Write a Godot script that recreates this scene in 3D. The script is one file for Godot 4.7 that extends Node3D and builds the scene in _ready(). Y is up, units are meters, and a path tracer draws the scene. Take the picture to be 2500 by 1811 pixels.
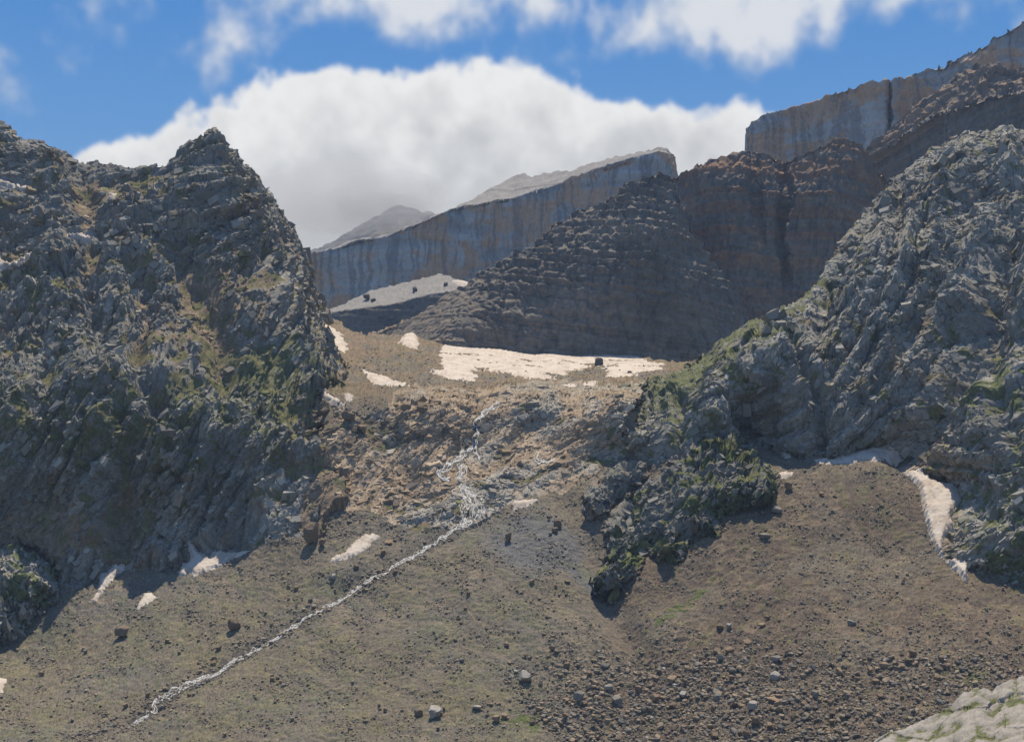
extends Node3D
# A high mountain cirque. Distances are in metres; pixel pairs of the 2500 x 1811 photograph only give
# directions, the distance of every point comes from the slope it lies on (see the tables of control points).

const FOCAL := 3847.0
const PITCH := 0.10472
const SIZE := 1.4            # metres per unit of the distance tables
const X0 := -280.0
const X1 := 2780.0
const FDX := 2.25
const FROWS := 660
const FBACK := 10
const FLAT := false

# ------------------------------------------------------------------ helpers
func ray(px: float, py: float, z: float) -> Vector3:
	var x := (px - 1250.0) / FOCAL * z
	var y := (905.5 - py) / FOCAL * z
	return Vector3(x, y * cos(PITCH) + z * sin(PITCH), -(z * cos(PITCH) - y * sin(PITCH))) * SIZE

func mk(type: int, size: float, octaves := 1, sd := 1, ret := -1) -> FastNoiseLite:
	var n := FastNoiseLite.new()
	n.noise_type = type
	n.frequency = 1.0 / size
	n.seed = sd
	n.fractal_type = FastNoiseLite.FRACTAL_FBM if octaves > 1 else FastNoiseLite.FRACTAL_NONE
	n.fractal_octaves = octaves
	if ret >= 0:
		n.cellular_return_type = ret
		n.cellular_jitter = 0.95
	return n

func simplex(size: float, octaves := 1, sd := 1) -> FastNoiseLite:
	return mk(FastNoiseLite.TYPE_SIMPLEX_SMOOTH, size, octaves, sd)

func line_at(p: PackedVector2Array, x: float) -> float:
	var n := p.size()
	if x <= p[0].x:
		return p[0].y
	for i in range(1, n):
		if x < p[i].x:
			return lerpf(p[i - 1].y, p[i].y, (x - p[i - 1].x) / (p[i].x - p[i - 1].x))
	return p[n - 1].y

func pts(a: Array) -> PackedVector2Array:
	var r := PackedVector2Array()
	for i in range(0, a.size(), 2):
		r.append(Vector2(a[i], a[i + 1]))
	return r

func signed_distance(poly: PackedVector2Array, p: Vector2) -> float:
	var n := poly.size()
	var best := 1e12
	var inside := false
	var b := poly[n - 1]
	for i in n:
		var a := poly[i]
		var ab := b - a
		var t := clampf((p - a).dot(ab) / maxf(ab.length_squared(), 1e-6), 0.0, 1.0)
		best = minf(best, p.distance_squared_to(a + ab * t))
		if (a.y > p.y) != (b.y > p.y) and p.x < (b.x - a.x) * (p.y - a.y) / (b.y - a.y) + a.x:
			inside = not inside
		b = a
	return sqrt(best) * (1.0 if inside else -1.0)

func line_distance(poly: PackedVector2Array, p: Vector2) -> float:
	var best := 1e12
	for i in range(1, poly.size()):
		var a := poly[i - 1]
		var ab := poly[i] - a
		var t := clampf((p - a).dot(ab) / maxf(ab.length_squared(), 1e-6), 0.0, 1.0)
		best = minf(best, p.distance_squared_to(a + ab * t))
	return sqrt(best)

# a thin plate through control points (x, y, distance); it runs over 1 / distance, so planes stay planes
class Plate:
	var p := PackedVector2Array()
	var c := PackedFloat64Array()
	func _init(a: Array) -> void:
		var v := PackedFloat64Array()
		for i in range(0, a.size(), 3):
			p.append(Vector2(a[i], a[i + 1]) / 1000.0)
			v.append(1000.0 / a[i + 2])
		var n := p.size()
		var m := n + 3
		var A := []
		for i in n:
			var row := PackedFloat64Array()
			row.resize(m + 1)
			for j in n:
				row[j] = u(p[i].distance_to(p[j]))
			row[i] += 0.00003
			row[n] = 1.0
			row[n + 1] = p[i].x
			row[n + 2] = p[i].y
			row[m] = v[i]
			A.append(row)
		for k in 3:
			var row := PackedFloat64Array()
			row.resize(m + 1)
			for j in n:
				row[j] = 1.0 if k == 0 else (p[j].x if k == 1 else p[j].y)
			A.append(row)
		for i in m:
			var best := i
			for r in range(i + 1, m):
				if absf(A[r][i]) > absf(A[best][i]):
					best = r
			var t: PackedFloat64Array = A[best]
			A[best] = A[i]
			A[i] = t
			for r in range(i + 1, m):
				var row: PackedFloat64Array = A[r]
				var f := row[i] / t[i]
				if f != 0.0:
					for k in range(i, m + 1):
						row[k] -= f * t[k]
					A[r] = row
		c.resize(m)
		for i in range(m - 1, -1, -1):
			var row: PackedFloat64Array = A[i]
			var s := row[m]
			for k in range(i + 1, m):
				s -= row[k] * c[k]
			c[i] = s / row[i]
	func u(r: float) -> float:
		return 0.0 if r < 1e-9 else r * r * log(r)
	func at(x: float, y: float) -> float:
		var q := Vector2(x, y) / 1000.0
		var n := p.size()
		var s := c[n] + c[n + 1] * q.x + c[n + 2] * q.y
		for i in n:
			var r2 := q.distance_squared_to(p[i])
			if r2 > 1e-12:
				s += c[i] * 0.5 * r2 * log(r2)
		return s

# a field of numbers over pixel space, read with bilinear interpolation
class Field:
	var x0: float
	var y0: float
	var step: float
	var w: int
	var h: int
	var d := PackedFloat32Array()
	func at(x: float, y: float) -> float:
		var fx := clampf((x - x0) / step, 0.0, w - 1.001)
		var fy := clampf((y - y0) / step, 0.0, h - 1.001)
		var i := int(fx)
		var j := int(fy)
		fx -= i
		fy -= j
		var k := j * w + i
		return lerpf(lerpf(d[k], d[k + 1], fx), lerpf(d[k + w], d[k + w + 1], fx), fy)

func field(x0: float, y0: float, x1: float, y1: float, step: float, f: Callable) -> Field:
	var a := Field.new()
	a.x0 = x0
	a.y0 = y0
	a.step = step
	a.w = int((x1 - x0) / step) + 2
	a.h = int((y1 - y0) / step) + 2
	var rows := []
	rows.resize(a.h)
	parallel(a.h, func(j: int) -> void:
		var r := PackedFloat32Array()
		r.resize(a.w)
		for i in a.w:
			r[i] = f.call(x0 + i * step, y0 + j * step)
		rows[j] = r)
	for r in rows:
		a.d.append_array(r)
	return a

func parallel(n: int, f: Callable) -> void:
	WorkerThreadPool.wait_for_group_task_completion(WorkerThreadPool.add_group_task(f, n, -1, true))

func smooth(a: float, b: float, x: float) -> float:
	var t := clampf((x - a) / (b - a), 0.0, 1.0)
	return t * t * (3.0 - 2.0 * t)

func hash1(i: int) -> float:
	var v := (i * 374761393 + 668265263) & 0x7fffffff
	v = ((v ^ (v >> 13)) * 1274126177) & 0x7fffffff
	return float((v ^ (v >> 16)) & 0xffff) / 65535.0

func matte(rough := 0.95) -> StandardMaterial3D:
	var m := StandardMaterial3D.new()
	m.vertex_color_use_as_albedo = true
	m.roughness = rough
	m.metallic_specular = 0.2
	return m

func tag(o: Node, label: String, category: String, group := "") -> void:
	o.set_meta("label", label)
	o.set_meta("category", category)
	if group:
		o.set_meta("group", group)

func add_mesh(called: String, v: PackedVector3Array, nrm: PackedVector3Array, col: PackedColorArray, idx: PackedInt32Array, m: Material, kind := "", parent: Node = self) -> MeshInstance3D:
	var arr := []
	arr.resize(Mesh.ARRAY_MAX)
	arr[Mesh.ARRAY_VERTEX] = v
	if not FLAT or kind != "structure":
		arr[Mesh.ARRAY_NORMAL] = nrm
	if col.size():
		arr[Mesh.ARRAY_COLOR] = col
	arr[Mesh.ARRAY_INDEX] = idx
	var mesh := ArrayMesh.new()
	mesh.add_surface_from_arrays(Mesh.PRIMITIVE_TRIANGLES, arr)
	mesh.surface_set_material(0, m)
	var o := MeshInstance3D.new()
	o.mesh = mesh
	o.name = called
	if kind:
		o.set_meta("kind", kind)
	parent.add_child(o, true)
	return o

# ------------------------------------------------------------------ noises
var big := simplex(150.0, 3, 11)
var mid := simplex(34.0, 3, 12)
var fine := simplex(5.0, 3, 13)
var grain := simplex(1.3, 2, 14)
var tint := simplex(60.0, 3, 15)
var tint2 := simplex(14.0, 3, 16)
const CELL := FastNoiseLite.TYPE_CELLULAR
var cv1 := mk(CELL, 34.0, 1, 21, FastNoiseLite.RETURN_CELL_VALUE)
var cs1 := mk(CELL, 34.0, 1, 21, FastNoiseLite.RETURN_DISTANCE2_SUB)
var cv2 := mk(CELL, 13.0, 1, 22, FastNoiseLite.RETURN_CELL_VALUE)
var cs2 := mk(CELL, 13.0, 1, 22, FastNoiseLite.RETURN_DISTANCE2_SUB)
var cv3 := mk(CELL, 5.0, 1, 23, FastNoiseLite.RETURN_CELL_VALUE)
var cs3 := mk(CELL, 5.0, 1, 23, FastNoiseLite.RETURN_DISTANCE2_SUB)
var cv4 := mk(CELL, 1.7, 1, 24, FastNoiseLite.RETURN_CELL_VALUE)
var jag := simplex(26.0, 4, 31)

# ------------------------------------------------------------------ outlines
var left_sky := pts([-160, 180, -60, 258, 0, 293, 24, 313, 56, 341, 69, 333, 91, 343, 131, 357, 171, 377, 194, 401, 214, 397, 238, 394, 262, 395, 278, 403, 296, 403, 313, 417, 341, 407, 369, 401, 401, 401, 425, 377, 429, 367, 456, 349, 472, 337, 492, 327, 504, 318, 526, 317, 536, 327, 556, 359, 575, 369, 595, 393, 619, 417, 643, 448, 671, 484, 686, 514, 692, 512, 714, 548, 734, 587, 742, 611, 754, 643, 762, 675, 782, 718, 794, 750])
var right_sky := pts([1702, 879, 1731, 850, 1765, 825, 1799, 801, 1838, 779, 1887, 764, 1926, 747, 1960, 723, 1989, 694, 2009, 665, 2030, 626, 2052, 592, 2077, 558, 2103, 524, 2128, 499, 2150, 469, 2171, 443, 2184, 430, 2214, 413, 2239, 392, 2265, 371, 2290, 354, 2324, 337, 2354, 326, 2380, 320, 2410, 317, 2444, 309, 2473, 309, 2500, 313, 2560, 320, 2660, 360])
var front_top := PackedVector2Array()
var left_poly := PackedVector2Array()
var right_poly := PackedVector2Array()
var outcrop_poly := pts([1804, 1062, 1838, 1088, 1897, 1166, 1887, 1225, 1838, 1236, 1765, 1254, 1750, 1305, 1692, 1307, 1672, 1350, 1648, 1372, 1614, 1371, 1580, 1335, 1556, 1395, 1497, 1445, 1452, 1440, 1445, 1408, 1478, 1332, 1470, 1283, 1517, 1220, 1595, 1166, 1668, 1108, 1741, 1080])
var block_poly := pts([1575, 1130, 1578, 1165, 1520, 1210, 1488, 1240, 1452, 1262, 1424, 1240, 1415, 1212, 1446, 1180, 1480, 1150, 1520, 1125])
var crag_poly := pts([-400, 1400, -160, 1370, -10, 1345, 40, 1335, 90, 1350, 122, 1375, 138, 1420, 140, 1462, 100, 1490, 60, 1530, 20, 1556, -20, 1585, -160, 1640, -400, 1700])
var ledge_poly := pts([945, 1000, 960, 955, 1010, 935, 1100, 945, 1180, 950, 1260, 935, 1330, 925, 1420, 930, 1500, 938, 1590, 930, 1640, 915, 1600, 990, 1560, 1040, 1540, 1100, 1460, 1150, 1350, 1195, 1260, 1225, 1190, 1260, 1150, 1285, 1080, 1285, 1010, 1290, 960, 1280, 900, 1240, 840, 1250, 780, 1230, 720, 1180, 700, 1100, 720, 1010, 770, 960, 830, 985, 880, 1010])
var ground: Plate
var f_ground: Field
var f_left: Field
var f_right: Field
var f_depth: Field
var sd_left: Field
var sd_right: Field
var sd_outcrop: Field
var sd_block: Field
var sd_crag: Field
var sd_ledge: Field
var sd_snow: Field
var f_relief: Field
var fpos := PackedVector3Array()
var fcols := 0
var fcolor := PackedColorArray()
var fregion := PackedByteArray()
var ftop := PackedFloat32Array()

# ribs (+) and gullies (-): polyline, half width in pixels, metres
var creases := [
	# left mountain
	[[455, 600, 480, 700, 530, 800, 560, 880], 40, -9.0], [[515, 330, 560, 480, 640, 640, 700, 800, 760, 930], 45, 7.0],
	[[515, 330, 470, 460, 440, 560, 480, 640], 40, 5.0], [[200, 440, 230, 560, 210, 700, 250, 820], 35, -7.0], [[100, 360, 150, 480, 100, 620], 40, 6.0],
	[[380, 980, 350, 1040, 310, 1120, 300, 1330], 34, -9.0], [[230, 1060, 200, 1160, 220, 1300], 45, 8.0], [[420, 1080, 430, 1200, 440, 1320], 38, 6.0],
	[[560, 1020, 540, 1120, 500, 1200], 30, -7.0], [[600, 1050, 640, 1180, 660, 1280], 30, 6.0], [[330, 640, 360, 760, 330, 880, 380, 980], 26, -6.0],
	[[640, 830, 700, 930, 760, 1010], 30, -5.0], [[0, 640, 80, 610, 150, 560], 25, -6.0], [[290, 880, 250, 960, 240, 1050], 30, 6.0], [[110, 900, 90, 1050, 60, 1180], 40, -7.0],
	# right mountain
	[[1880, 900, 1885, 980, 1890, 1080], 16, -7.0], [[1930, 820, 1990, 930, 2010, 1090], 14, -8.0], [[1660, 980, 1665, 1100], 14, -6.0], [[1760, 900, 1750, 1060], 30, 6.0],
	[[2450, 640, 2380, 820, 2300, 980, 2220, 1090], 40, -16.0], [[2180, 470, 2260, 560, 2330, 650, 2420, 720], 18, -5.0], [[2500, 430, 2430, 480, 2470, 560], 30, -7.0],
	[[2330, 430, 2240, 560, 2170, 700], 40, 6.0], [[2080, 720, 2150, 800, 2170, 900], 30, 5.0], [[2420, 880, 2440, 1000, 2480, 1100], 26, -6.0],
	# ground: the valley between the two fans, the moraine under the snow field, the stream bed
	[[1380, 1210, 1440, 1330, 1480, 1450, 1560, 1600], 42, -5.0], [[1120, 1420, 1350, 1540, 1480, 1700], 60, 1.5], [[1150, 1290, 900, 1400, 600, 1590, 320, 1760], 14, -1.2],
	[[880, 985, 960, 1090, 1010, 1200], 30, -2.5],
]

func build_fields() -> void:
	front_top.append_array(left_sky)
	front_top.append_array(pts([809, 770, 853, 803, 894, 811, 920, 812, 965, 790, 1020, 775, 1050, 770, 1080, 805, 1140, 826, 1207, 840, 1273, 846, 1330, 850, 1414, 842, 1472, 838, 1533, 846, 1564, 862, 1600, 880, 1650, 884, 1680, 884]))
	front_top.append_array(right_sky)
	left_poly.append(Vector2(-400, -200))
	left_poly.append_array(pts([700, -200, 800, 700]))
	left_poly.append_array(pts([792, 758, 779, 786, 788, 815, 801, 842, 820, 866, 844, 885, 852, 912, 846, 942, 800, 940, 770, 955, 775, 1000, 760, 1060, 800, 1130, 838, 1190, 846, 1240, 800, 1270, 790, 1320, 760, 1330, 736, 1318, 700, 1312, 640, 1330, 585, 1342, 545, 1345, 500, 1352, 455, 1335, 440, 1360, 462, 1378, 420, 1402, 372, 1392, 330, 1400, 310, 1385, 250, 1395, 235, 1432, 195, 1440, 140, 1420, 100, 1350, 40, 1330, -20, 1340, -400, 1360]))
	right_poly.append_array(pts([1604, 926, 1643, 911, 1673, 900, 1702, 880, 1720, 700, 2300, -200, 2900, -200, 2900, 1500, 2560, 1440, 2500, 1420, 2471, 1426, 2422, 1402, 2349, 1378, 2301, 1348, 2310, 1290, 2325, 1249, 2338, 1215, 2340, 1195, 2296, 1163, 2240, 1160, 2203, 1150, 2190, 1105, 2121, 1098, 2057, 1110, 1984, 1120, 1936, 1115, 1887, 1098, 1848, 1080, 1804, 1059, 1716, 1083, 1663, 1108, 1600, 1128, 1566, 1118, 1530, 1090, 1520, 1050, 1545, 1000, 1570, 960]))
	ground = Plate.new([-160, 1870, 410, 0, 1811, 418, 600, 1811, 405, 1250, 1811, 398, 1700, 1811, 382, 2300, 1811, 352, 2660, 1811, 335,
		0, 1600, 485, 300, 1480, 503, 320, 1760, 428, 700, 1560, 465, 1150, 1290, 517, 1250, 1400, 487, 1250, 1600, 441, 1480, 1450, 474, 1700, 1500, 452, 1700, 1650, 417,
		2100, 1300, 477, 2130, 1120, 520, 2300, 1500, 428, 2500, 1450, 436, 2660, 1500, 420, 480, 1330, 538, 800, 1330, 517, 900, 1200, 546, 950, 1050, 577, 900, 950, 606, 850, 850, 710,
		1100, 960, 600, 1300, 960, 600, 1500, 960, 596, 1500, 1100, 560, 1400, 1200, 536, 1620, 930, 640, 1000, 900, 665, 1300, 905, 690, 1450, 890, 765, 1650, 915, 690, 1100, 875, 730, 920, 816, 850, 1000, 830, 790, 1300, 870, 815, 1300, 845, 880, 1560, 880, 800,
		-160, 1450, 500, 100, 1300, 545, 1800, 1100, 540, 2600, 1300, 470, 1130, 1180, 545, 1150, 1080, 571, 1000, 1130, 560, 1250, 1100, 569, 1300, 1030, 585, 1020, 1230, 537])
	f_ground = field(X0 - 20, 150, X1 + 20, 1930, 16.0, func(x: float, y: float) -> float: return ground.at(x, y))
	var near := func(a: Array, edge: Array) -> Plate:
		for i in range(0, edge.size(), 2):
			a.append_array([edge[i], edge[i + 1], 1000.0 / f_ground.at(edge[i], edge[i + 1])])
		return Plate.new(a)
	var lp: Plate = near.call([515, 318, 722, 400, 402, 712, 200, 400, 722, 0, 293, 725, -160, 180, 730, 60, 450, 690, 300, 520, 676, 560, 480, 684, 620, 480, 716, 690, 560, 726, 740, 640, 730, 790, 760, 730,
		700, 760, 648, 780, 860, 640, 640, 640, 664, 480, 640, 646, 250, 640, 640, 0, 640, 636, 100, 800, 600, 350, 800, 603, 560, 800, 608, 660, 900, 596,
		0, 950, 558, 200, 950, 560, 420, 950, 562, 620, 980, 566, 740, 1020, 572, 0, 1080, 546, 200, 1080, 547, 400, 1080, 548, 600, 1120, 549, 200, 1220, 540, 400, 1230, 541, 640, 1230, 543],
		[850, 935, 775, 1000, 840, 1240, 760, 1320, 640, 1330, 545, 1345, 455, 1345, 372, 1392, 250, 1400, 140, 1420, 0, 1340, -160, 1360])
	f_left = field(X0 - 20, 150, 1000, 1500, 12.0, func(x: float, y: float) -> float: return lp.at(x, y))
	var rp: Plate = near.call([1604, 926, 628, 1643, 911, 625, 1702, 879, 618, 1799, 801, 598, 1887, 764, 596, 1989, 694, 604, 2052, 592, 630, 2103, 524, 652, 2171, 443, 690, 2290, 354, 720, 2444, 309, 712, 2660, 340, 690,
		1700, 950, 574, 1800, 870, 563, 1900, 830, 557, 1950, 1000, 536, 1750, 1030, 547, 1850, 950, 546, 2050, 900, 542, 2100, 1040, 528, 2200, 1000, 530, 2200, 880, 547, 2100, 750, 572, 2200, 700, 585, 2200, 560, 632,
		2330, 800, 556, 2300, 640, 600, 2400, 560, 612, 2450, 400, 668, 2600, 500, 610, 2450, 750, 545, 2600, 800, 520, 2300, 1000, 518, 2400, 1000, 498, 2350, 1120, 492, 2450, 1150, 474, 2600, 1100, 462, 2450, 1300, 452, 2600, 1350, 440, 2380, 1300, 460],
		[1540, 1060, 1566, 1118, 1663, 1108, 1716, 1083, 1804, 1059, 1887, 1098, 1984, 1120, 2121, 1098, 2190, 1110, 2240, 1160, 2330, 1195, 2315, 1290, 2301, 1348, 2422, 1402, 2500, 1420, 2600, 1450])
	f_right = field(1450, 150, X1 + 20, 1550, 12.0, func(x: float, y: float) -> float: return rp.at(x, y))
	var sdf := func(poly: PackedVector2Array, x0: float, y0: float, x1: float, y1: float) -> Field:
		return field(x0, y0, x1, y1, 6.0, func(x: float, y: float) -> float: return signed_distance(poly, Vector2(x, y)))
	sd_left = sdf.call(left_poly, X0 - 20, 150, 1000, 1600)
	sd_right = sdf.call(right_poly, 1400, 150, X1 + 20, 1600)
	sd_outcrop = sdf.call(outcrop_poly, 1380, 1000, 1960, 1500)
	sd_block = sdf.call(block_poly, 1360, 1060, 1640, 1320)
	sd_crag = sdf.call(crag_poly, X0 - 20, 1280, 220, 1700)
	sd_ledge = sdf.call(ledge_poly, 640, 860, 1720, 1340)
	sd_snow = field(X0 - 20, 400, 330, 700, 6.0, func(x: float, y: float) -> float:
		var best := -999.0
		for o in high_snow:
			best = maxf(best, signed_distance(o, Vector2(x, y)))
		return best)
	var lines := []
	for c in creases:
		lines.append(pts(c[0]))
	f_relief = field(X0 - 20, 200, X1 + 20, 1900, 6.0, func(x: float, y: float) -> float:
		var s := 0.0
		var q := Vector2(x, y)
		for i in lines.size():
			var r: float = creases[i][1]
			var t := line_distance(lines[i], q) / r
			if t < 2.5:
				s += creases[i][2] * exp(-t * t)
		return s)

# the front surface without fine relief: 1000 / distance
func front_w(x: float, y: float) -> float:
	var w := f_ground.at(x, y)
	var j := jag.get_noise_2d(x, y) * 14.0
	if x < 990.0 and y < 1600.0:
		var k := smooth(-5.0, 7.0, sd_left.at(x, y) + j)
		if k > 0.0:
			w = lerpf(w, maxf(f_left.at(x, y), 0.9 * w), k)
	elif x > 1420.0 and y < 1600.0:
		var k := smooth(-5.0, 7.0, sd_right.at(x, y) + j)
		if k > 0.0:
			w = lerpf(w, f_right.at(x, y), k)
	if x > 1400.0 and x < 1950.0 and y > 1010.0 and y < 1490.0:
		var s := sd_outcrop.at(x, y) + j
		if s > -6.0:
			w *= 1.0 + 0.030 * (1.0 - exp(-maxf(s + 6.0, 0.0) / 38.0))
		s = sd_block.at(x, y) + j * 0.6
		if s > -6.0 and x < 1630.0 and y < 1310.0:
			w *= 1.0 + 0.028 * (1.0 - exp(-maxf(s + 6.0, 0.0) / 26.0))
	if x < 200.0 and y > 1300.0 and y < 1690.0:
		var s := sd_crag.at(x, y) + j
		if s > -6.0:
			w *= 1.0 + 0.035 * (1.0 - exp(-maxf(s + 6.0, 0.0) / 45.0))
	return w

func pick(a: Color, b: Color, t: float) -> Color:
	return a.lerp(b, clampf(t, 0.0, 1.0))

const GREY := Color(0.172, 0.168, 0.148)
const GREY_PALE := Color(0.30, 0.292, 0.26)
const GREY_GREEN := Color(0.118, 0.122, 0.102)
const RUST := Color(0.20, 0.142, 0.085)
const TAN := Color(0.27, 0.212, 0.148)
const SOIL := Color(0.168, 0.130, 0.090)
const SCREE := Color(0.136, 0.120, 0.094)
const SCREE_GREY := Color(0.127, 0.122, 0.110)
const SCREE_RED := Color(0.104, 0.080, 0.061)
const GRASS := Color(0.072, 0.098, 0.028)
const GRASS_DRY := Color(0.105, 0.112, 0.045)

# a slanted face of its own for every block: v is the block's number
func facet(p: Vector3, v: float, size: float) -> float:
	var t := Vector3(sin(v * 91.7), sin(v * 57.3 + 1.0), cos(v * 73.1)).normalized()
	return absf(fposmod(p.dot(t) / size + v * 7.0, 1.0) * 2.0 - 1.0) - 0.5

# broken blocks: x is the relief in metres, y a random number of each block (its own tone, no direction)
func blocks(q: Vector3, p: Vector3, strength: float) -> Vector2:
	var a := cs1.get_noise_3dv(q) + 1.0
	var b := cs2.get_noise_3dv(q) + 1.0
	var v1 := cv1.get_noise_3dv(q)
	var v2 := cv2.get_noise_3dv(q)
	var v3 := cv3.get_noise_3dv(q)
	var c := cs3.get_noise_3dv(q) + 1.0
	var v4 := cv4.get_noise_3dv(q)
	var d := 3.4 * v1 + 7.0 * facet(p, v1, 50.0) - 3.2 * (1.0 - smooth(0.0, 0.05, a))
	d += 1.9 * v2 + 5.0 * facet(p, v2, 21.0) - 2.2 * (1.0 - smooth(0.0, 0.08, b))
	d += 0.6 * v3 + 1.5 * facet(p, v3, 8.0) - 0.7 * (1.0 - smooth(0.0, 0.12, c)) + 0.22 * v4
	return Vector2(d * strength, v2 * 0.45 + v3 * 0.35 + v4 * 0.3)

# beds of rock: each stands out towards its top and steps back at the next one
func beds(h: float, thick: float) -> Vector2:
	var i := floori(h / thick)
	var f := h / thick - i
	# unequal beds: the joint of each pair wanders
	var cut := 0.3 + 0.4 * hash1(i * 3 + 11)
	var g := f / cut if f < cut else (f - cut) / (1.0 - cut)
	var size := cut if f < cut else 1.0 - cut
	return Vector2(thick * size * ((g / 0.62 if g < 0.62 else (1.0 - g) / 0.38) - 0.5), hash1(i * 2 + (0 if f < cut else 1)) - 0.5)

# bedded rock: relief of unequal beds that lie at an angle, tone of the bed
func slabs(p: Vector3, angle: float, lean: float) -> Vector2:
	var c := -p.x * sin(angle) + p.y * cos(angle) + p.z * lean + 4.0 * mid.get_noise_3dv(p * 0.35)
	var b1 := beds(c, 19.0)
	var b2 := beds(c + 3.0 + 2.0 * tint2.get_noise_3dv(p), 6.0)
	return Vector2(b1.x * 0.52 + 2.4 * b1.y + b2.x * 0.5 + 0.8 * b2.y, 0.5 * b1.y + 0.7 * b2.y)

# axes of the bedding: long runs along the bed, thin across it
func bedding(p: Vector3, angle: float, thin: float) -> Vector3:
	var ca := cos(angle)
	var sa := sin(angle)
	var w := mid.get_noise_3dv(p) * 2.2
	return Vector3((p.x * ca + p.y * sa) * 0.75 + w, (-p.x * sa + p.y * ca) / thin + w, p.z)

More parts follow.
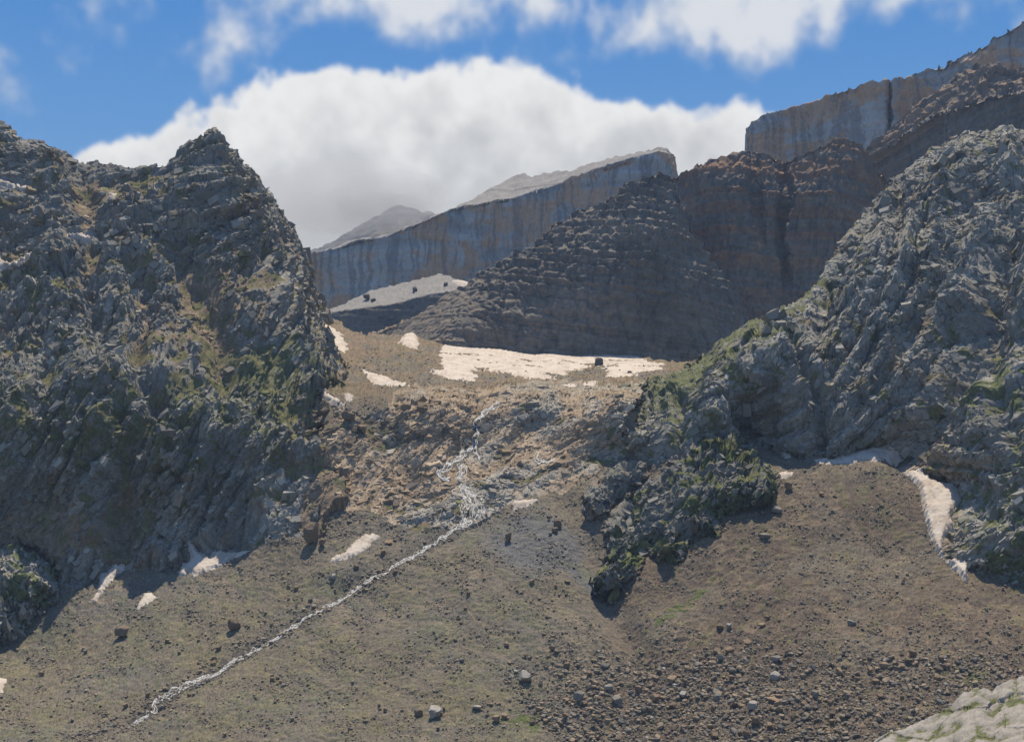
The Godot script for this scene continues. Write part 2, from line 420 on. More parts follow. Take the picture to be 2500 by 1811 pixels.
# returns [relief in metres along the normal, colour, region]
func front_skin(p: Vector3, x: float, y: float) -> Array:
	var j := jag.get_noise_2d(x, y) * 14.0
	var j2 := j * 1.0
	var sl := -99.0
	var sr := -99.0
	var so := -99.0
	var sb := -99.0
	var sc := -99.0
	var sg := -99.0
	if x < 990.0 and y < 1600.0:
		sl = sd_left.at(x, y) + j
	if x > 1420.0 and y < 1600.0:
		sr = sd_right.at(x, y) + j
	if x > 1400.0 and x < 1950.0 and y > 1010.0 and y < 1490.0:
		so = sd_outcrop.at(x, y) + j
		if x < 1630.0 and y < 1310.0:
			sb = sd_block.at(x, y) + j * 0.6
	if x < 200.0 and y > 1300.0 and y < 1690.0:
		sc = sd_crag.at(x, y) + j
	if x > 660.0 and x < 1700.0 and y > 880.0 and y < 1330.0:
		sg = sd_ledge.at(x, y) + j2
	var far := smooth(1000.0, 930.0, y) * smooth(700.0, 800.0, x) * smooth(1720.0, 1620.0, x)
	var pf := Vector3(p.x, p.y * (1.0 + far), p.z * (1.0 - 0.85 * far))
	var t1 := tint.get_noise_3dv(p)
	var t2 := tint2.get_noise_3dv(pf)
	var fn := fine.get_noise_3dv(pf)
	var kc := smooth(0.0, 70.0, y - ftop[clampi(int((x - X0) / FDX), 0, fcols - 1)])
	var relief := f_relief.at(x, y) * kc
	var region := 0
	var d := 0.0
	var col := SCREE
	var rock := maxf(maxf(sl, sr), maxf(maxf(so, sb), sc))
	if rock > 0.0 or sg > 0.0:
		var k := smooth(0.0, 16.0, maxf(rock, sg)) * (0.3 + 0.7 * kc)
		var bl: Vector2
		var sl2: Vector2
		var bg := big.get_noise_3dv(p)
		var md := mid.get_noise_3dv(p)
		if x < 310.0 and y < 690.0:
			k *= 1.0 - 0.85 * smooth(-16.0, 0.0, sd_snow.at(x, y))
			relief *= 1.0 - 0.85 * smooth(-16.0, 0.0, sd_snow.at(x, y))
		# some faces are smooth, some shattered
		var rough := 0.4 + 0.9 * smooth(-0.25, 0.3, tint.get_noise_3d(p.x * 0.7 + 300.0, p.y * 0.7, p.z * 0.7))
		if sg > 0.0 and rock <= 0.0:
			region = 0
			var flat_top := smooth(920.0, 1000.0, y + 20.0 * t2)
			var soil := smooth(0.24, 0.32, t2 * 0.8 + 0.35 * t1 + 0.16 * smooth(1050.0, 850.0, x) + 0.1 * fn)
			soil = maxf(soil, 0.5 * (1.0 - flat_top))
			bl = blocks(bedding(p, 0.5, 0.4), p, 0.25)
			sl2 = slabs(p, 0.5 if x > 1120.0 else 0.8, 0.25)
			k *= (1.0 - 0.75 * soil) * (0.15 + 0.85 * flat_top)
			d = (bl.x * rough + sl2.x * 0.38) * k + 1.4 * k * mid.get_noise_3dv(p * 0.7) + relief * flat_top - 0.6 * soil
			col = pick(Color(0.33, 0.265, 0.19), RUST, 0.25 + t2 * 1.1)
			col = pick(col, Color(0.29, 0.268, 0.225), smooth(-0.05, 0.3, t1 + 0.5 * sl2.y + (x - 1180.0) * 0.0008))
			col = pick(col, pick(SOIL, SCREE, 0.5 + fn), soil)
			var g := smooth(0.24, 0.34, 0.5 * t2 + 0.3 * t1 + 0.3 * fn + 0.12 * smooth(1350.0, 1550.0, x))
			col = pick(col, GRASS_DRY, g * 0.7)
		elif so > 0.0 or sb > 0.0:
			region = 3 if so >= sb else 4
			bl = blocks(bedding(p, 1.0, 0.7), p, 0.6)
			sl2 = slabs(p, 1.0, 0.2)
			d = (bl.x * rough + sl2.x * 0.7) * k + k * (6.0 * bg + 3.5 * md) + relief
			col = pick(GREY, GREY_GREEN, 0.35 + t1 + bl.y * 0.5)
			col = pick(col, RUST, smooth(0.15, 0.45, t2 - 0.3 * bl.y) * 0.6)
			if region == 3:
				var g := smooth(-0.02, 0.08, t2 + 0.25 * t1 + fn * 0.35 - 0.02)
				col = pick(col, pick(GRASS, GRASS_DRY, 0.5 + fn), g * 0.85)
		elif sc > 0.0:
			region = 5
			bl = blocks(bedding(p, -0.9, 0.6), p, 0.6)
			sl2 = slabs(p, -0.9, 0.2)
			d = (bl.x * rough + sl2.x * 0.6) * k + k * (4.0 * bg + 3.0 * md)
			col = pick(GREY, GREY_PALE, 0.3 + t1 + bl.y * 0.5)
			col = pick(col, GRASS, smooth(0.08, 0.18, t2 + fn * 0.3) * 0.8)
		elif sl > sr:
			region = 1
			# brown earth in the gullies, along the foot and on the ledges
			var e := -relief * 0.030 - 0.02 + 0.5 * t2 + 0.35 * t1 + 0.2 * smooth(560.0, 780.0, x) * smooth(1050.0, 700.0, y)
			e += 0.35 * exp(-pow((x - 540.0) / 150.0, 2.0) - pow((y - 700.0) / 90.0, 2.0)) + 0.55 * exp(-pow((x - 120.0) / 180.0, 2.0) - pow((y - 1310.0) / 80.0, 2.0))
			e += 0.3 * exp(-pow((x - 230.0) / 190.0, 2.0) - pow((y - 490.0) / 90.0, 2.0)) + 0.4 * smooth(620.0, 780.0, x) * smooth(880.0, 1000.0, y)
			e += 0.25 * exp(-pow((x - 420.0) / 90.0, 2.0) - pow((y - 860.0) / 90.0, 2.0))
			e += 0.3 * smooth(740.0, 830.0, x) * smooth(760.0, 840.0, y)
			var s := smooth(0.14, 0.24, e + 0.12 * fn)
			var high := y + 0.12 * x + 260.0 * t1 < 640.0
			bl = blocks(bedding(p, 0.35 if high else 1.0, 0.5), p, 0.5)
			sl2 = slabs(p, 0.3 if high else 1.05, 0.3)
			d = (bl.x * rough + sl2.x * (0.5 + 0.5 * rough)) * k * (1.0 - 0.72 * s) + k * kc * (10.0 * (0.5 - absf(bg) * 2.0) + 3.5 * md) + relief - s * 1.2
			col = pick(GREY, GREY_PALE, 0.28 + t1 * 0.7 + bl.y * 0.5 + sl2.y * 0.4)
			col = pick(col, RUST, smooth(0.1, 0.4, t2 + 0.3 * sl2.y) * 0.6)
			col = pick(col, pick(SOIL, TAN, 0.25 + fn), s * 0.92)
			var gr := 0.30 * exp(-pow((y - 1020.0) / 140.0, 2.0)) + 0.32 * exp(-pow((x - 660.0) / 70.0, 2.0) - pow((y - 900.0) / 60.0, 2.0)) + 0.17
			var g := smooth(0.30, 0.42, gr + 0.5 * t2 + 0.3 * t1 + 0.4 * fn)
			col = pick(col, pick(GRASS, GRASS_DRY, 0.5 + fn * 1.2), g * 0.75)
		else:
			region = 2
			bl = blocks(bedding(p, 0.62, 0.45), p, 0.5)
			sl2 = slabs(p, 0.66 if x > 1850.0 else 0.5, 0.3)
			k *= 1.0 - 0.6 * exp(-pow((x - 2330.0) / 60.0, 2.0) - pow((y - 1240.0) / 110.0, 2.0))
			var wall := exp(-pow((x - 1990.0) / 260.0, 2.0) - pow((y - 980.0) / 130.0, 2.0))
			d = (bl.x * rough * (1.0 - 0.35 * wall) + sl2.x * (1.0 - 0.6 * wall)) * k + k * kc * (8.0 * (0.5 - absf(bg) * 2.0) + 2.5 * md) * (1.0 - 0.5 * wall) + relief
			col = pick(GREY, GREY_PALE, 0.42 + t1 * 0.7 + bl.y * 0.5 + sl2.y * 0.4)
			col = pick(col, RUST, smooth(0.2, 0.45, t2 - 0.2 * t1) * 0.5)
			var low := smooth(2150.0, 2250.0, x) * smooth(1000.0, 1150.0, y) * smooth(1400.0, 1250.0, y) * smooth(2380.0, 2300.0, x)
			col = pick(col, TAN, low * 0.8)
			var ridge_line := y - ftop[clampi(int((x - X0) / FDX), 0, fcols - 1)]
			var gr := 0.30 * smooth(170.0, 30.0, ridge_line) * smooth(2050.0, 1850.0, x) + 0.24 * exp(-pow((x - 1680.0) / 120.0, 2.0) - pow((y - 980.0) / 80.0, 2.0)) + 0.16 * smooth(2250.0, 2400.0, x) * smooth(700.0, 900.0, y) + 0.13
			var g := smooth(0.28, 0.40, gr + 0.5 * t2 + 0.25 * t1 + 0.4 * fn)
			col = pick(col, pick(GRASS, GRASS_DRY, 0.5 + fn * 1.2), g * 0.85)
		d += 0.22 * fn
	else:
		# loose stones and earth, streaked down the slope
		var along := Vector2(x * 0.75 + y * 0.66, (-x * 0.5 + y * 0.86))
		if x > 1480.0:
			along = Vector2(y * 0.9 - x * 0.3, x * 0.8 + y * 0.3)
		var st := tint2.get_noise_2d(along.y * 0.30 + 30.0 * t1, along.x * 0.06) * (0.7 + t1)
		col = pick(SCREE, SCREE_GREY, 0.35 + st * 0.9 + t1 * 1.0 + t2 * 0.4)
		col = pick(col, SCREE_RED, smooth(1410.0, 1520.0, x + 60.0 * t1) * smooth(1050.0, 1250.0, y) * smooth(-0.5, 0.2, st * 0.4 + t1 * 0.8 + t2 * 0.4 + 0.1) * 0.85)
		col = pick(col, TAN, smooth(0.12, 0.3, t2 - st * 0.5) * 0.25)
		var basin := smooth(1010.0, 940.0, y) * smooth(700.0, 780.0, x)
		col = pick(col, SOIL, basin * smooth(-0.15, 0.15, t1 + t2 * 0.6 + 0.1))
		var slate := exp(-pow((x - 1310.0) / 110.0, 2.0) - pow((y - 1330.0) / 70.0, 2.0)) + 0.7 * exp(-pow((x - 1420.0 - (y - 1400.0)) / 26.0, 2.0)) * smooth(1300.0, 1340.0, y) * smooth(1480.0, 1440.0, y)
		col = pick(col, Color(0.115, 0.120, 0.125), smooth(0.15, 0.5, slate + t2 * 0.3) * 0.8)
		var g := smooth(0.16, 0.42, st * 0.5 + fn * 0.4 + t2 * 0.4 + 0.16 * smooth(1300.0, 1500.0, y) * smooth(1500.0, 1200.0, x) + 0.1)
		col = pick(col, GRASS_DRY, g * 0.38)
		var patch := exp(-pow((x - 2370.0) / 45.0, 2.0) - pow((y - 1652.0) / 30.0, 2.0)) + exp(-pow((x - 1290.0) / 90.0, 2.0) - pow((y - 1760.0) / 26.0, 2.0)) + 0.8 * exp(-pow((x - 1660.0 + (y - 1480.0) * 1.2) / 30.0, 2.0) - pow((y - 1480.0) / 80.0, 2.0))
		col = pick(col, GRASS, smooth(0.45, 0.7, patch * 0.8 + fn * 0.8) * 0.8)
		d = 2.2 * mid.get_noise_3dv(p * 0.6) + 0.45 * fn + relief + 0.35 * st + 0.35 * facet(p, cv3.get_noise_3dv(pf), 4.0)
		var rough := smooth(1010.0, 930.0, y) + smooth(1500.0, 1600.0, y) * smooth(1200.0, 1500.0, x)
		d += rough * (1.0 - 0.7 * far) * (0.5 * (cs3.get_noise_3dv(pf) + 1.0) + 0.7 * fn)
		region = 0
	var gr2 := grain.get_noise_3dv(pf)
	d += 0.12 * gr2
	var hx := hash1(int(x * 4.0) * 7919 + int(y * 4.0) * 104729) - 0.5
	var loose := region == 0 and rock <= 0.0
	var v := 1.0 + 0.34 * gr2 + 0.22 * fn + (0.62 if loose else 0.3) * hx
	col = Color(col.r * v, col.g * v, col.b * v)
	return [d, col, region]

# ------------------------------------------------------------------ sheets of rock
# a sheet over columns of pixels: the crest, the distance at each point and a skin of relief and colour;
# behind the crest it runs on down the far side
func sheet(x0: float, x1: float, dx: float, rows: int, back: int, crest: PackedFloat32Array, low: Callable, w_at: Callable, skin: Callable) -> Dictionary:
	var nc := int((x1 - x0) / dx) + 1
	var nr := rows + back
	var base := []
	base.resize(nc)
	parallel(nc, func(i: int) -> void:
		var x := x0 + i * dx
		var b := PackedVector3Array()
		b.resize(nr)
		var top := crest[i]
		var bottom: float = low.call(x)
		for r in rows:
			var y := lerpf(top, bottom, float(r) / (rows - 1))
			b[back + r] = ray(x, y, 1000.0 / w_at.call(x, y))
		var flat := Vector3(b[back].x, 0, b[back].z).normalized()
		for k in back:
			var s := float(back - k)
			b[k] = b[back] + flat * s * s * 1.1 + Vector3(0, -0.62 * (s * s * 1.1) + 0.5, 0)
		base[i] = b)
	var made := []
	made.resize(nc)
	parallel(nc, func(i: int) -> void:
		var b: PackedVector3Array = base[i]
		var l: PackedVector3Array = base[maxi(i - 2, 0)]
		var r_: PackedVector3Array = base[mini(i + 2, nc - 1)]
		var x := x0 + i * dx
		var top := crest[i]
		var bottom: float = low.call(x)
		var v := PackedVector3Array()
		v.resize(nr)
		var c := PackedColorArray()
		c.resize(nr)
		var g := PackedByteArray()
		g.resize(nr)
		for r in nr:
			var y := lerpf(top, bottom, float(maxi(r - back, 0)) / (rows - 1))
			var n := (r_[r] - l[r]).cross(b[maxi(r - 2, 0)] - b[mini(r + 2, nr - 1)]).normalized()
			if r < back:
				n = (n + Vector3.UP).normalized()
			var k: Array = skin.call(b[r], x, y)
			v[r] = b[r] + n * float(k[0])
			c[r] = k[1]
			g[r] = k[2]
		made[i] = [v, c, g])
	var nrm := []
	nrm.resize(nc)
	parallel(nc, func(i: int) -> void:
		var b: PackedVector3Array = made[i][0]
		var l: PackedVector3Array = made[maxi(i - 1, 0)][0]
		var r_: PackedVector3Array = made[mini(i + 1, nc - 1)][0]
		var n := PackedVector3Array()
		n.resize(nr)
		for r in nr:
			n[r] = (r_[r] - b[r]).cross(b[r] - b[r + 1]).normalized() if r < nr - 1 and i < nc - 1 else (b[r] - l[r]).cross(b[maxi(r - 1, 0)] - b[r] if r else b[0] - b[1]).normalized()
		nrm[i] = n)
	var out := {"v": PackedVector3Array(), "n": PackedVector3Array(), "c": PackedColorArray(), "g": PackedByteArray(), "nc": nc, "nr": nr}
	for i in nc:
		out.v.append_array(made[i][0])
		out.n.append_array(nrm[i])
		out.c.append_array(made[i][1])
		out.g.append_array(made[i][2])
	return out

func sheet_mesh(s: Dictionary, called: String, m: Material, region := -1) -> MeshInstance3D:
	var nr: int = s.nr
	var nc: int = s.nc
	var g: PackedByteArray = s.g
	var idx := PackedInt32Array()
	for i in nc - 1:
		for r in nr - 1:
			var a := i * nr + r
			if region >= 0 and g[a] != region:
				continue
			var b := a + nr
			idx.append_array([a, b, a + 1, b, b + 1, a + 1])
	# keep only the corners that this part uses
	var v: PackedVector3Array = s.v
	if region < 0:
		return add_mesh(called, v, s.n, s.c, idx, m, "structure")
	var n: PackedVector3Array = s.n
	var c: PackedColorArray = s.c
	var remap := PackedInt32Array()
	remap.resize(v.size())
	remap.fill(-1)
	var v2 := PackedVector3Array()
	var n2 := PackedVector3Array()
	var c2 := PackedColorArray()
	for k in idx.size():
		var a := idx[k]
		if remap[a] < 0:
			remap[a] = v2.size()
			v2.append(v[a])
			n2.append(n[a])
			c2.append(c[a])
		idx[k] = remap[a]
	return add_mesh(called, v2, n2, c2, idx, m, "structure")

func crest_of(line: PackedVector2Array, x0: float, x1: float, dx: float, rough: float, sd: int) -> PackedFloat32Array:
	var n := simplex(22.0, 4, sd)
	var r := PackedFloat32Array()
	for i in int((x1 - x0) / dx) + 1:
		var x := x0 + i * dx
		r.append(line_at(line, x) + rough * n.get_noise_1d(x))
	return r

# a point of the front surface that a pixel meets
func spot(px: float, py: float) -> Vector3:
	var fx := clampf((px - X0) / FDX, 0.0, fcols - 1.001)
	var i := int(fx)
	fx -= i
	var nr := FROWS + FBACK
	var top := lerpf(ftop[i], ftop[i + 1], fx)
	var fr := clampf((py - top) / (1900.0 - top), 0.0, 0.9999) * (FROWS - 1)
	var r := int(fr)
	fr -= r
	var a := i * nr + FBACK + r
	return fpos[a].lerp(fpos[a + nr], fx).lerp(fpos[a + 1].lerp(fpos[a + nr + 1], fx), fr)

func soft_spot(px: float, py: float, e: float) -> Vector3:
	var s := Vector3.ZERO
	for i in range(-1, 2):
		for j in range(-1, 2):
			s += spot(px + i * e, py + j * e)
	return s / 9.0

# ------------------------------------------------------------------ the far walls
var strata_noise := simplex(7.0, 3, 41)
var rib := simplex(9.0, 3, 42)
var flute := simplex(16.0, 4, 43)
var stain := simplex(12.0, 3, 44)

func headwall_skin(p: Vector3, x: float, y: float) -> Array:
	var t1 := tint.get_noise_3dv(p)
	var t2 := tint2.get_noise_3dv(p)
	var fn := fine.get_noise_3dv(p)
	var rb := rib.get_noise_3d(p.x, p.y * 0.18, p.z)
	var h := p.y + 0.07 * p.x + 2.0 * mid.get_noise_3dv(p * 0.3) + 0.5 * fn + 0.7 * rb
	var b1 := beds(h, 15.0)
	var b2 := beds(h + 3.0, 4.2)
	var hs := b2.y
	var bed := b1.y
	var up := smooth(770.0, 600.0, y) * smooth(1760.0, 1640.0, x + 0.5 * (430.0 - y))
	var ky := (0.03 + 0.07 * smooth(1020.0, 1250.0, x) + 0.27 * up) * (0.55 + 0.9 * smooth(-0.3, 0.3, tint2.get_noise_3d(p.x, p.y * 0.5, p.z)))
	var d := b1.x * ky + 1.5 * b1.y * (0.5 + up) + b2.x * ky + 0.8 * b2.y + 1.7 * rb - 1.1 * (1.0 - smooth(0.0, 0.2, absf(rib.get_noise_3d(p.x * 0.6 + 300.0, p.y * 0.05, p.z * 0.6))))
	d += 5.0 * big.get_noise_3dv(p) + 2.0 * mid.get_noise_3dv(p) + 0.4 * fn
	var c := cs2.get_noise_3dv(Vector3(p.x, p.y * 0.6, p.z)) + 1.0
	d -= 1.3 * (1.0 - smooth(0.0, 0.2, c))
	d *= 0.3 + 0.7 * smooth(1000.0, 1230.0, x)
	var red := smooth(1640.0, 1760.0, x + 0.55 * (430.0 - y))
	var col := pick(Color(0.140, 0.128, 0.112), Color(0.195, 0.178, 0.15), 0.5 + t1 + hs * 0.6)
	col = pick(col, Color(0.205, 0.126, 0.082), red * smooth(-0.4, 0.5, bed + hs * 0.6 + 0.5 * t2 + 0.2) * 0.9)
	col = pick(col, Color(0.26, 0.168, 0.10), smooth(0.2, 0.5, t2 + hs * 0.5) * (0.3 + 0.5 * red))
	col = pick(col, Color(0.085, 0.085, 0.085), smooth(0.15, 0.45, -t2 - 0.4 * rb) * 0.6)
	var v := 1.0 + 0.3 * fn + 0.2 * grain.get_noise_3dv(p)
	return [d, Color(col.r * v, col.g * v, col.b * v), 0]

func limestone(p: Vector3, run: float, depth_below: float) -> Array:
	# depth_below: pixels under the rim (negative: the slope above it)
	var t1 := tint.get_noise_3dv(p)
	var t2 := tint2.get_noise_3dv(p)
	var fn := fine.get_noise_3dv(p)
	if depth_below < 0.0:
		var d := 1.6 * mid.get_noise_3dv(p) + 0.5 * fn
		var hs := strata_noise.get_noise_2d(p.y * 0.5, p.x * 0.01)
		d += 0.5 * hs
		var c := pick(Color(0.20, 0.195, 0.188), Color(0.26, 0.252, 0.24), 0.5 + t2 + fn * 0.4)
		c = pick(c, Color(0.125, 0.125, 0.13), smooth(0.22, 0.30, hs + 0.35 * t2) * 0.8)
		return [d, c, 0]
	var fl := flute.get_noise_3d(run, p.y * 0.12, 0.0)
	var hs := strata_noise.get_noise_2d(p.y * 0.35, run * 0.01)
	var d := 2.6 * fl + 6.0 * big.get_noise_3dv(p * 1.4) + 2.2 * hs + 2.2 * t2 + 0.8 * fn
	# water stains: narrow dark streaks from the rim, ochre where the wall is dry
	var bend := run + 5.0 * mid.get_noise_3dv(p) + 1.2 * fn
	var s1 := stain.get_noise_2d(bend * 1.0, p.y * 0.07)
	var s2 := stain.get_noise_2d(bend * 2.6 + 90.0, p.y * 0.09)
	var col := pick(Color(0.28, 0.277, 0.27), Color(0.42, 0.405, 0.38), 0.5 + t1 + 0.5 * hs)
	var t3 := tint.get_noise_3d(p.x * 0.8 + 500.0, p.y * 1.3, p.z * 0.5)
	var ochre := smooth(-0.10, 0.16, t3 * 1.2 + s1 * 0.3 + 0.25 * hs)
	col = pick(col, pick(Color(0.44, 0.255, 0.135), Color(0.48, 0.33, 0.21), 0.5 + s2), ochre * 0.9)
	var dark := smooth(0.06, 0.24, s1 * 0.7 + s2 * 0.6 - t3 * 0.35)
	col = pick(col, Color(0.135, 0.138, 0.145), dark * 0.62)
	var v := 1.0 + 0.16 * fn + 0.10 * hs
	return [d, Color(col.r * v, col.g * v, col.b * v), 0]

func build_back(rock: Material) -> void:
	# far peak under the cloud
	var far_line := pts([700, 640, 760, 612, 819, 585, 876, 552, 920, 527, 947, 512, 973, 500, 1009, 508, 1031, 518, 1048, 516, 1070, 526, 1120, 545])
	var cr := crest_of(far_line, 700, 1120, 3.0, 5.0, 51)
	var s := sheet(700, 1120, 3.0, 60, 6, cr, func(_x: float) -> float: return 690.0,
		func(x: float, y: float) -> float: return 1000.0 / (1520.0 - 0.55 * (y - line_at(far_line, x))),
		func(p: Vector3, x: float, y: float) -> Array: return limestone(p, p.x, -1.0))
	tag(sheet_mesh(s, "far_peak", rock), "grey scree peak half hidden in cloud", "mountain")
	for c in [[850, 478, 1440, 240, 95], [950, 478, 1450, 150, 66], [780, 545, 1440, 150, 80], [930, 512, 1420, 120, 44], [1000, 505, 1425, 80, 34]]:
		var mist := FogVolume.new()
		mist.name = "cloud"
		mist.shape = RenderingServer.FOG_VOLUME_SHAPE_ELLIPSOID
		var k: float = c[2] / FOCAL * SIZE
		mist.size = Vector3(c[3] * 2.0 * k, c[4] * 2.0 * k, c[3] * 1.2 * k)
		mist.position = ray(c[0], c[1], c[2])
		var fm := FogMaterial.new()
		fm.density = 0.0042
		fm.albedo = Color(0.97, 0.97, 0.98)
		mist.material = fm
		mist.set_meta("kind", "stuff")
		mist.set_meta("label", "grey mist of the cloud bank hanging over the far peak")
		mist.set_meta("category", "cloud")
		add_child(mist, true)
	# left limestone wall with its scree roof
	var rim := pts([700, 645, 748, 626, 788, 617, 832, 604, 867, 589, 912, 582, 947, 576, 987, 560, 1031, 542, 1066, 527, 1097, 514, 1132, 505, 1163, 501, 1207, 490, 1251, 485, 1295, 470, 1339, 459, 1388, 441, 1427, 423, 1472, 410, 1516, 395, 1560, 384, 1604, 370, 1640, 378, 1656, 420])
	var sky := pts([700, 640, 748, 622, 788, 612, 832, 598, 867, 583, 912, 577, 947, 571, 987, 555, 1031, 538, 1062, 524, 1097, 512, 1123, 501, 1159, 481, 1185, 467, 1211, 452, 1238, 437, 1264, 427, 1278, 424, 1300, 430, 1326, 424, 1361, 417, 1388, 417, 1423, 404, 1458, 395, 1494, 384, 1529, 377, 1560, 371, 1595, 364, 1617, 360, 1630, 362, 1643, 374, 1647, 386, 1653, 419, 1656, 425])
	cr = crest_of(sky, 700, 1656, 2.5, 4.0, 52)
	s = sheet(700, 1655, 2.5, 150, 6, cr, func(_x: float) -> float: return 800.0,
		func(x: float, y: float) -> float:
			var r := line_at(rim, x)
			var zr := 1290.0 + (x - 748.0) * 0.05 + 18.0 * sin(x * 0.011) + maxf(0.0, x - 1630.0) * 3.0
			return 1000.0 / (zr - (y - r) * 0.06 if y > r else zr + (r - y) * 1.5),
		func(p: Vector3, x: float, y: float) -> Array:
			return limestone(p, p.x, y - line_at(rim, x) + 3.0 * jag.get_noise_1d(x * 2.0)))
	tag(sheet_mesh(s, "limestone_wall", rock), "streaked limestone wall with a grey scree roof below the cloud", "cliff")
	# right limestone wall
	sky = pts([1818, 372, 1820, 328, 1826, 311, 1839, 300, 1864, 283, 1911, 273, 1962, 260, 2001, 247, 2018, 234, 2052, 222, 2081, 213, 2107, 207, 2133, 198, 2150, 202, 2167, 194, 2173, 207, 2184, 196, 2197, 192, 2214, 196, 2231, 183, 2260, 170, 2303, 156, 2346, 136, 2388, 119, 2418, 102, 2427, 89, 2452, 79, 2469, 64, 2500, 53, 2560, 30, 2660, -10])
	cr = crest_of(sky, 1818, 2660, 2.5, 4.0, 53)
	var sky2 := sky
	s = sheet(1818, 2660, 2.5, 130, 6, cr, func(x: float) -> float: return 480.0 - 0.05 * (x - 1818.0),
		func(x: float, y: float) -> float:
			var top := line_at(sky2, x)
			var notch := exp(-pow((x - 2173.0) / 5.0, 2.0)) * 22.0
			return 1000.0 / (1285.0 - (x - 1820.0) * 0.20 + maxf(0.0, 1830.0 - x) * 4.0 + notch - (y - top) * 0.07 + 14.0 * sin(x * 0.02)),
		func(p: Vector3, x: float, y: float) -> Array:
			return limestone(p, p.x, y - line_at(sky2, x) + 1.0))
	tag(sheet_mesh(s, "limestone_wall", rock), "streaked ochre limestone wall with a notch, against blue sky", "cliff")
	# the bench: pale scree over a dark bedded cliff
	var brim := pts([760, 790, 810, 763, 876, 754, 965, 741, 1053, 719, 1110, 710, 1170, 700, 1220, 690])
	var btop := pts([760, 785, 806, 754, 841, 741, 868, 728, 903, 710, 947, 699, 991, 688, 1035, 679, 1075, 668, 1092, 672, 1114, 680, 1145, 690, 1220, 688])
	cr = crest_of(btop, 760, 1220, 2.5, 3.0, 54)
	s = sheet(760, 1220, 2.5, 80, 6, cr, func(_x: float) -> float: return 870.0,
		func(x: float, y: float) -> float:
			var r := line_at(brim, x)
			return 1000.0 / (1010.0 - (y - r) * 0.16 if y > r else 1010.0 + (r - y) * 1.2),
		func(p: Vector3, x: float, y: float) -> Array:
			var below := y - line_at(brim, x) + 8.0 * jag.get_noise_1d(x)
			if below < 0.0:
				var fn := fine.get_noise_3dv(p)
				return [1.2 * mid.get_noise_3dv(p) + 0.7 * fn, pick(Color(0.19, 0.184, 0.174), Color(0.25, 0.242, 0.228), 0.5 + fn), 0]
			var k := headwall_skin(p, 1000.0, 500.0)
			k[0] = float(k[0]) * 0.7
			return k)
	tag(sheet_mesh(s, "scree_bench", rock), "pale scree bench over a dark bedded cliff", "mountain")
	# the bedded ridge under the right wall
	var rtop := pts([2095, 375, 2111, 360, 2154, 328, 2197, 294, 2214, 273, 2239, 251, 2282, 226, 2324, 200, 2346, 183, 2388, 166, 2431, 158, 2461, 166, 2478, 170, 2486, 160, 2500, 158, 2560, 140, 2660, 120])
	cr = crest_of(rtop, 2095, 2660, 2.5, 6.0, 55)
	s = sheet(2095, 2660, 2.5, 130, 8, cr, func(_x: float) -> float: return 480.0,
		func(x: float, y: float) -> float:
			var top := line_at(rtop, x)
			var slab := line_at(pts([2095, 400, 2120, 378, 2290, 272, 2330, 262, 2420, 232, 2500, 222, 2660, 200]), x)
			var z := 1040.0 - (x - 2111.0) * 0.10
			if y < slab:
				z -= (y - top) * 0.34
			else:
				z -= (slab - top) * 0.34 + 7.0 + (y - slab) * 0.07 - 7.0 * smooth(0.0, 30.0, y - slab) * (1.0 if x < 2300.0 else 0.3)
			return 1000.0 / z,
		func(p: Vector3, x: float, y: float) -> Array:
			var slab := line_at(pts([2095, 400, 2120, 378, 2290, 272, 2330, 262, 2420, 232, 2500, 222, 2660, 200]), x)
			var k := headwall_skin(Vector3(p.x, p.y - 0.55 * p.x, p.z), 1800.0 if y > slab else 1500.0, 700.0)
			if y < slab - 6.0:
				k[0] = 0.5 * float(k[0]) + blocks(p, p, 0.5).x
				k[1] = pick(k[1], Color(0.25, 0.18, 0.125), 0.55 + tint2.get_noise_3dv(p))
			elif y < slab + 30.0 and x < 2300.0:
				k[1] = pick(k[1], Color(0.27, 0.235, 0.19), 0.7)
			return k)
	tag(sheet_mesh(s, "bedded_ridge", rock), "dark bedded ridge with a pale slab under the right wall", "mountain")
	# the red walls behind: two buttresses and a gully
	var wtop := pts([1590, 470, 1656, 426, 1685, 409, 1728, 392, 1783, 375, 1813, 369, 1843, 369, 1873, 375, 1900, 389, 1912, 398, 1925, 388, 1941, 379, 1983, 364, 2009, 349, 2035, 341, 2060, 337, 2090, 341, 2107, 354, 2111, 362, 2137, 396, 2167, 439, 2200, 500, 2240, 580])
	var wplate := Plate.new([1600, 500, 985, 1660, 450, 985, 1700, 430, 962, 1700, 600, 945, 1780, 380, 962, 1780, 420, 946, 1780, 560, 930, 1850, 640, 925, 1860, 385, 962, 1860, 430, 950, 1913, 395, 966, 1913, 550, 938, 1913, 700, 924,
		1960, 390, 958, 1960, 430, 946, 2040, 345, 958, 2040, 400, 942, 2040, 520, 926, 2110, 400, 958, 2130, 520, 950, 2200, 510, 1000, 1960, 720, 915, 1780, 720, 915, 1900, 860, 900, 1700, 860, 905, 1600, 700, 960, 2100, 700, 930])
	var fw := field(1580, 300, 2260, 1000, 8.0, func(x: float, y: float) -> float:
		var notch := exp(-pow((x - 1913.0 - 8.0 * sin(y * 0.03)) / 8.0, 2.0)) * 12.0 * smooth(760.0, 640.0, y) + 10.0 * exp(-pow((x - 1850.0 - 0.1 * (y - 500.0)) / 14.0, 2.0)) * smooth(640.0, 520.0, y)
		return 1000.0 / (1000.0 / wplate.at(x, y) + notch))
	cr = crest_of(wtop, 1590, 2240, 2.5, 6.0, 58)
	s = sheet(1590, 2240, 2.5, 230, 8, cr, func(_x: float) -> float: return 930.0, func(x: float, y: float) -> float: return fw.at(x, y),
		func(p: Vector3, x: float, y: float) -> Array: return headwall_skin(p, 2000.0, y))
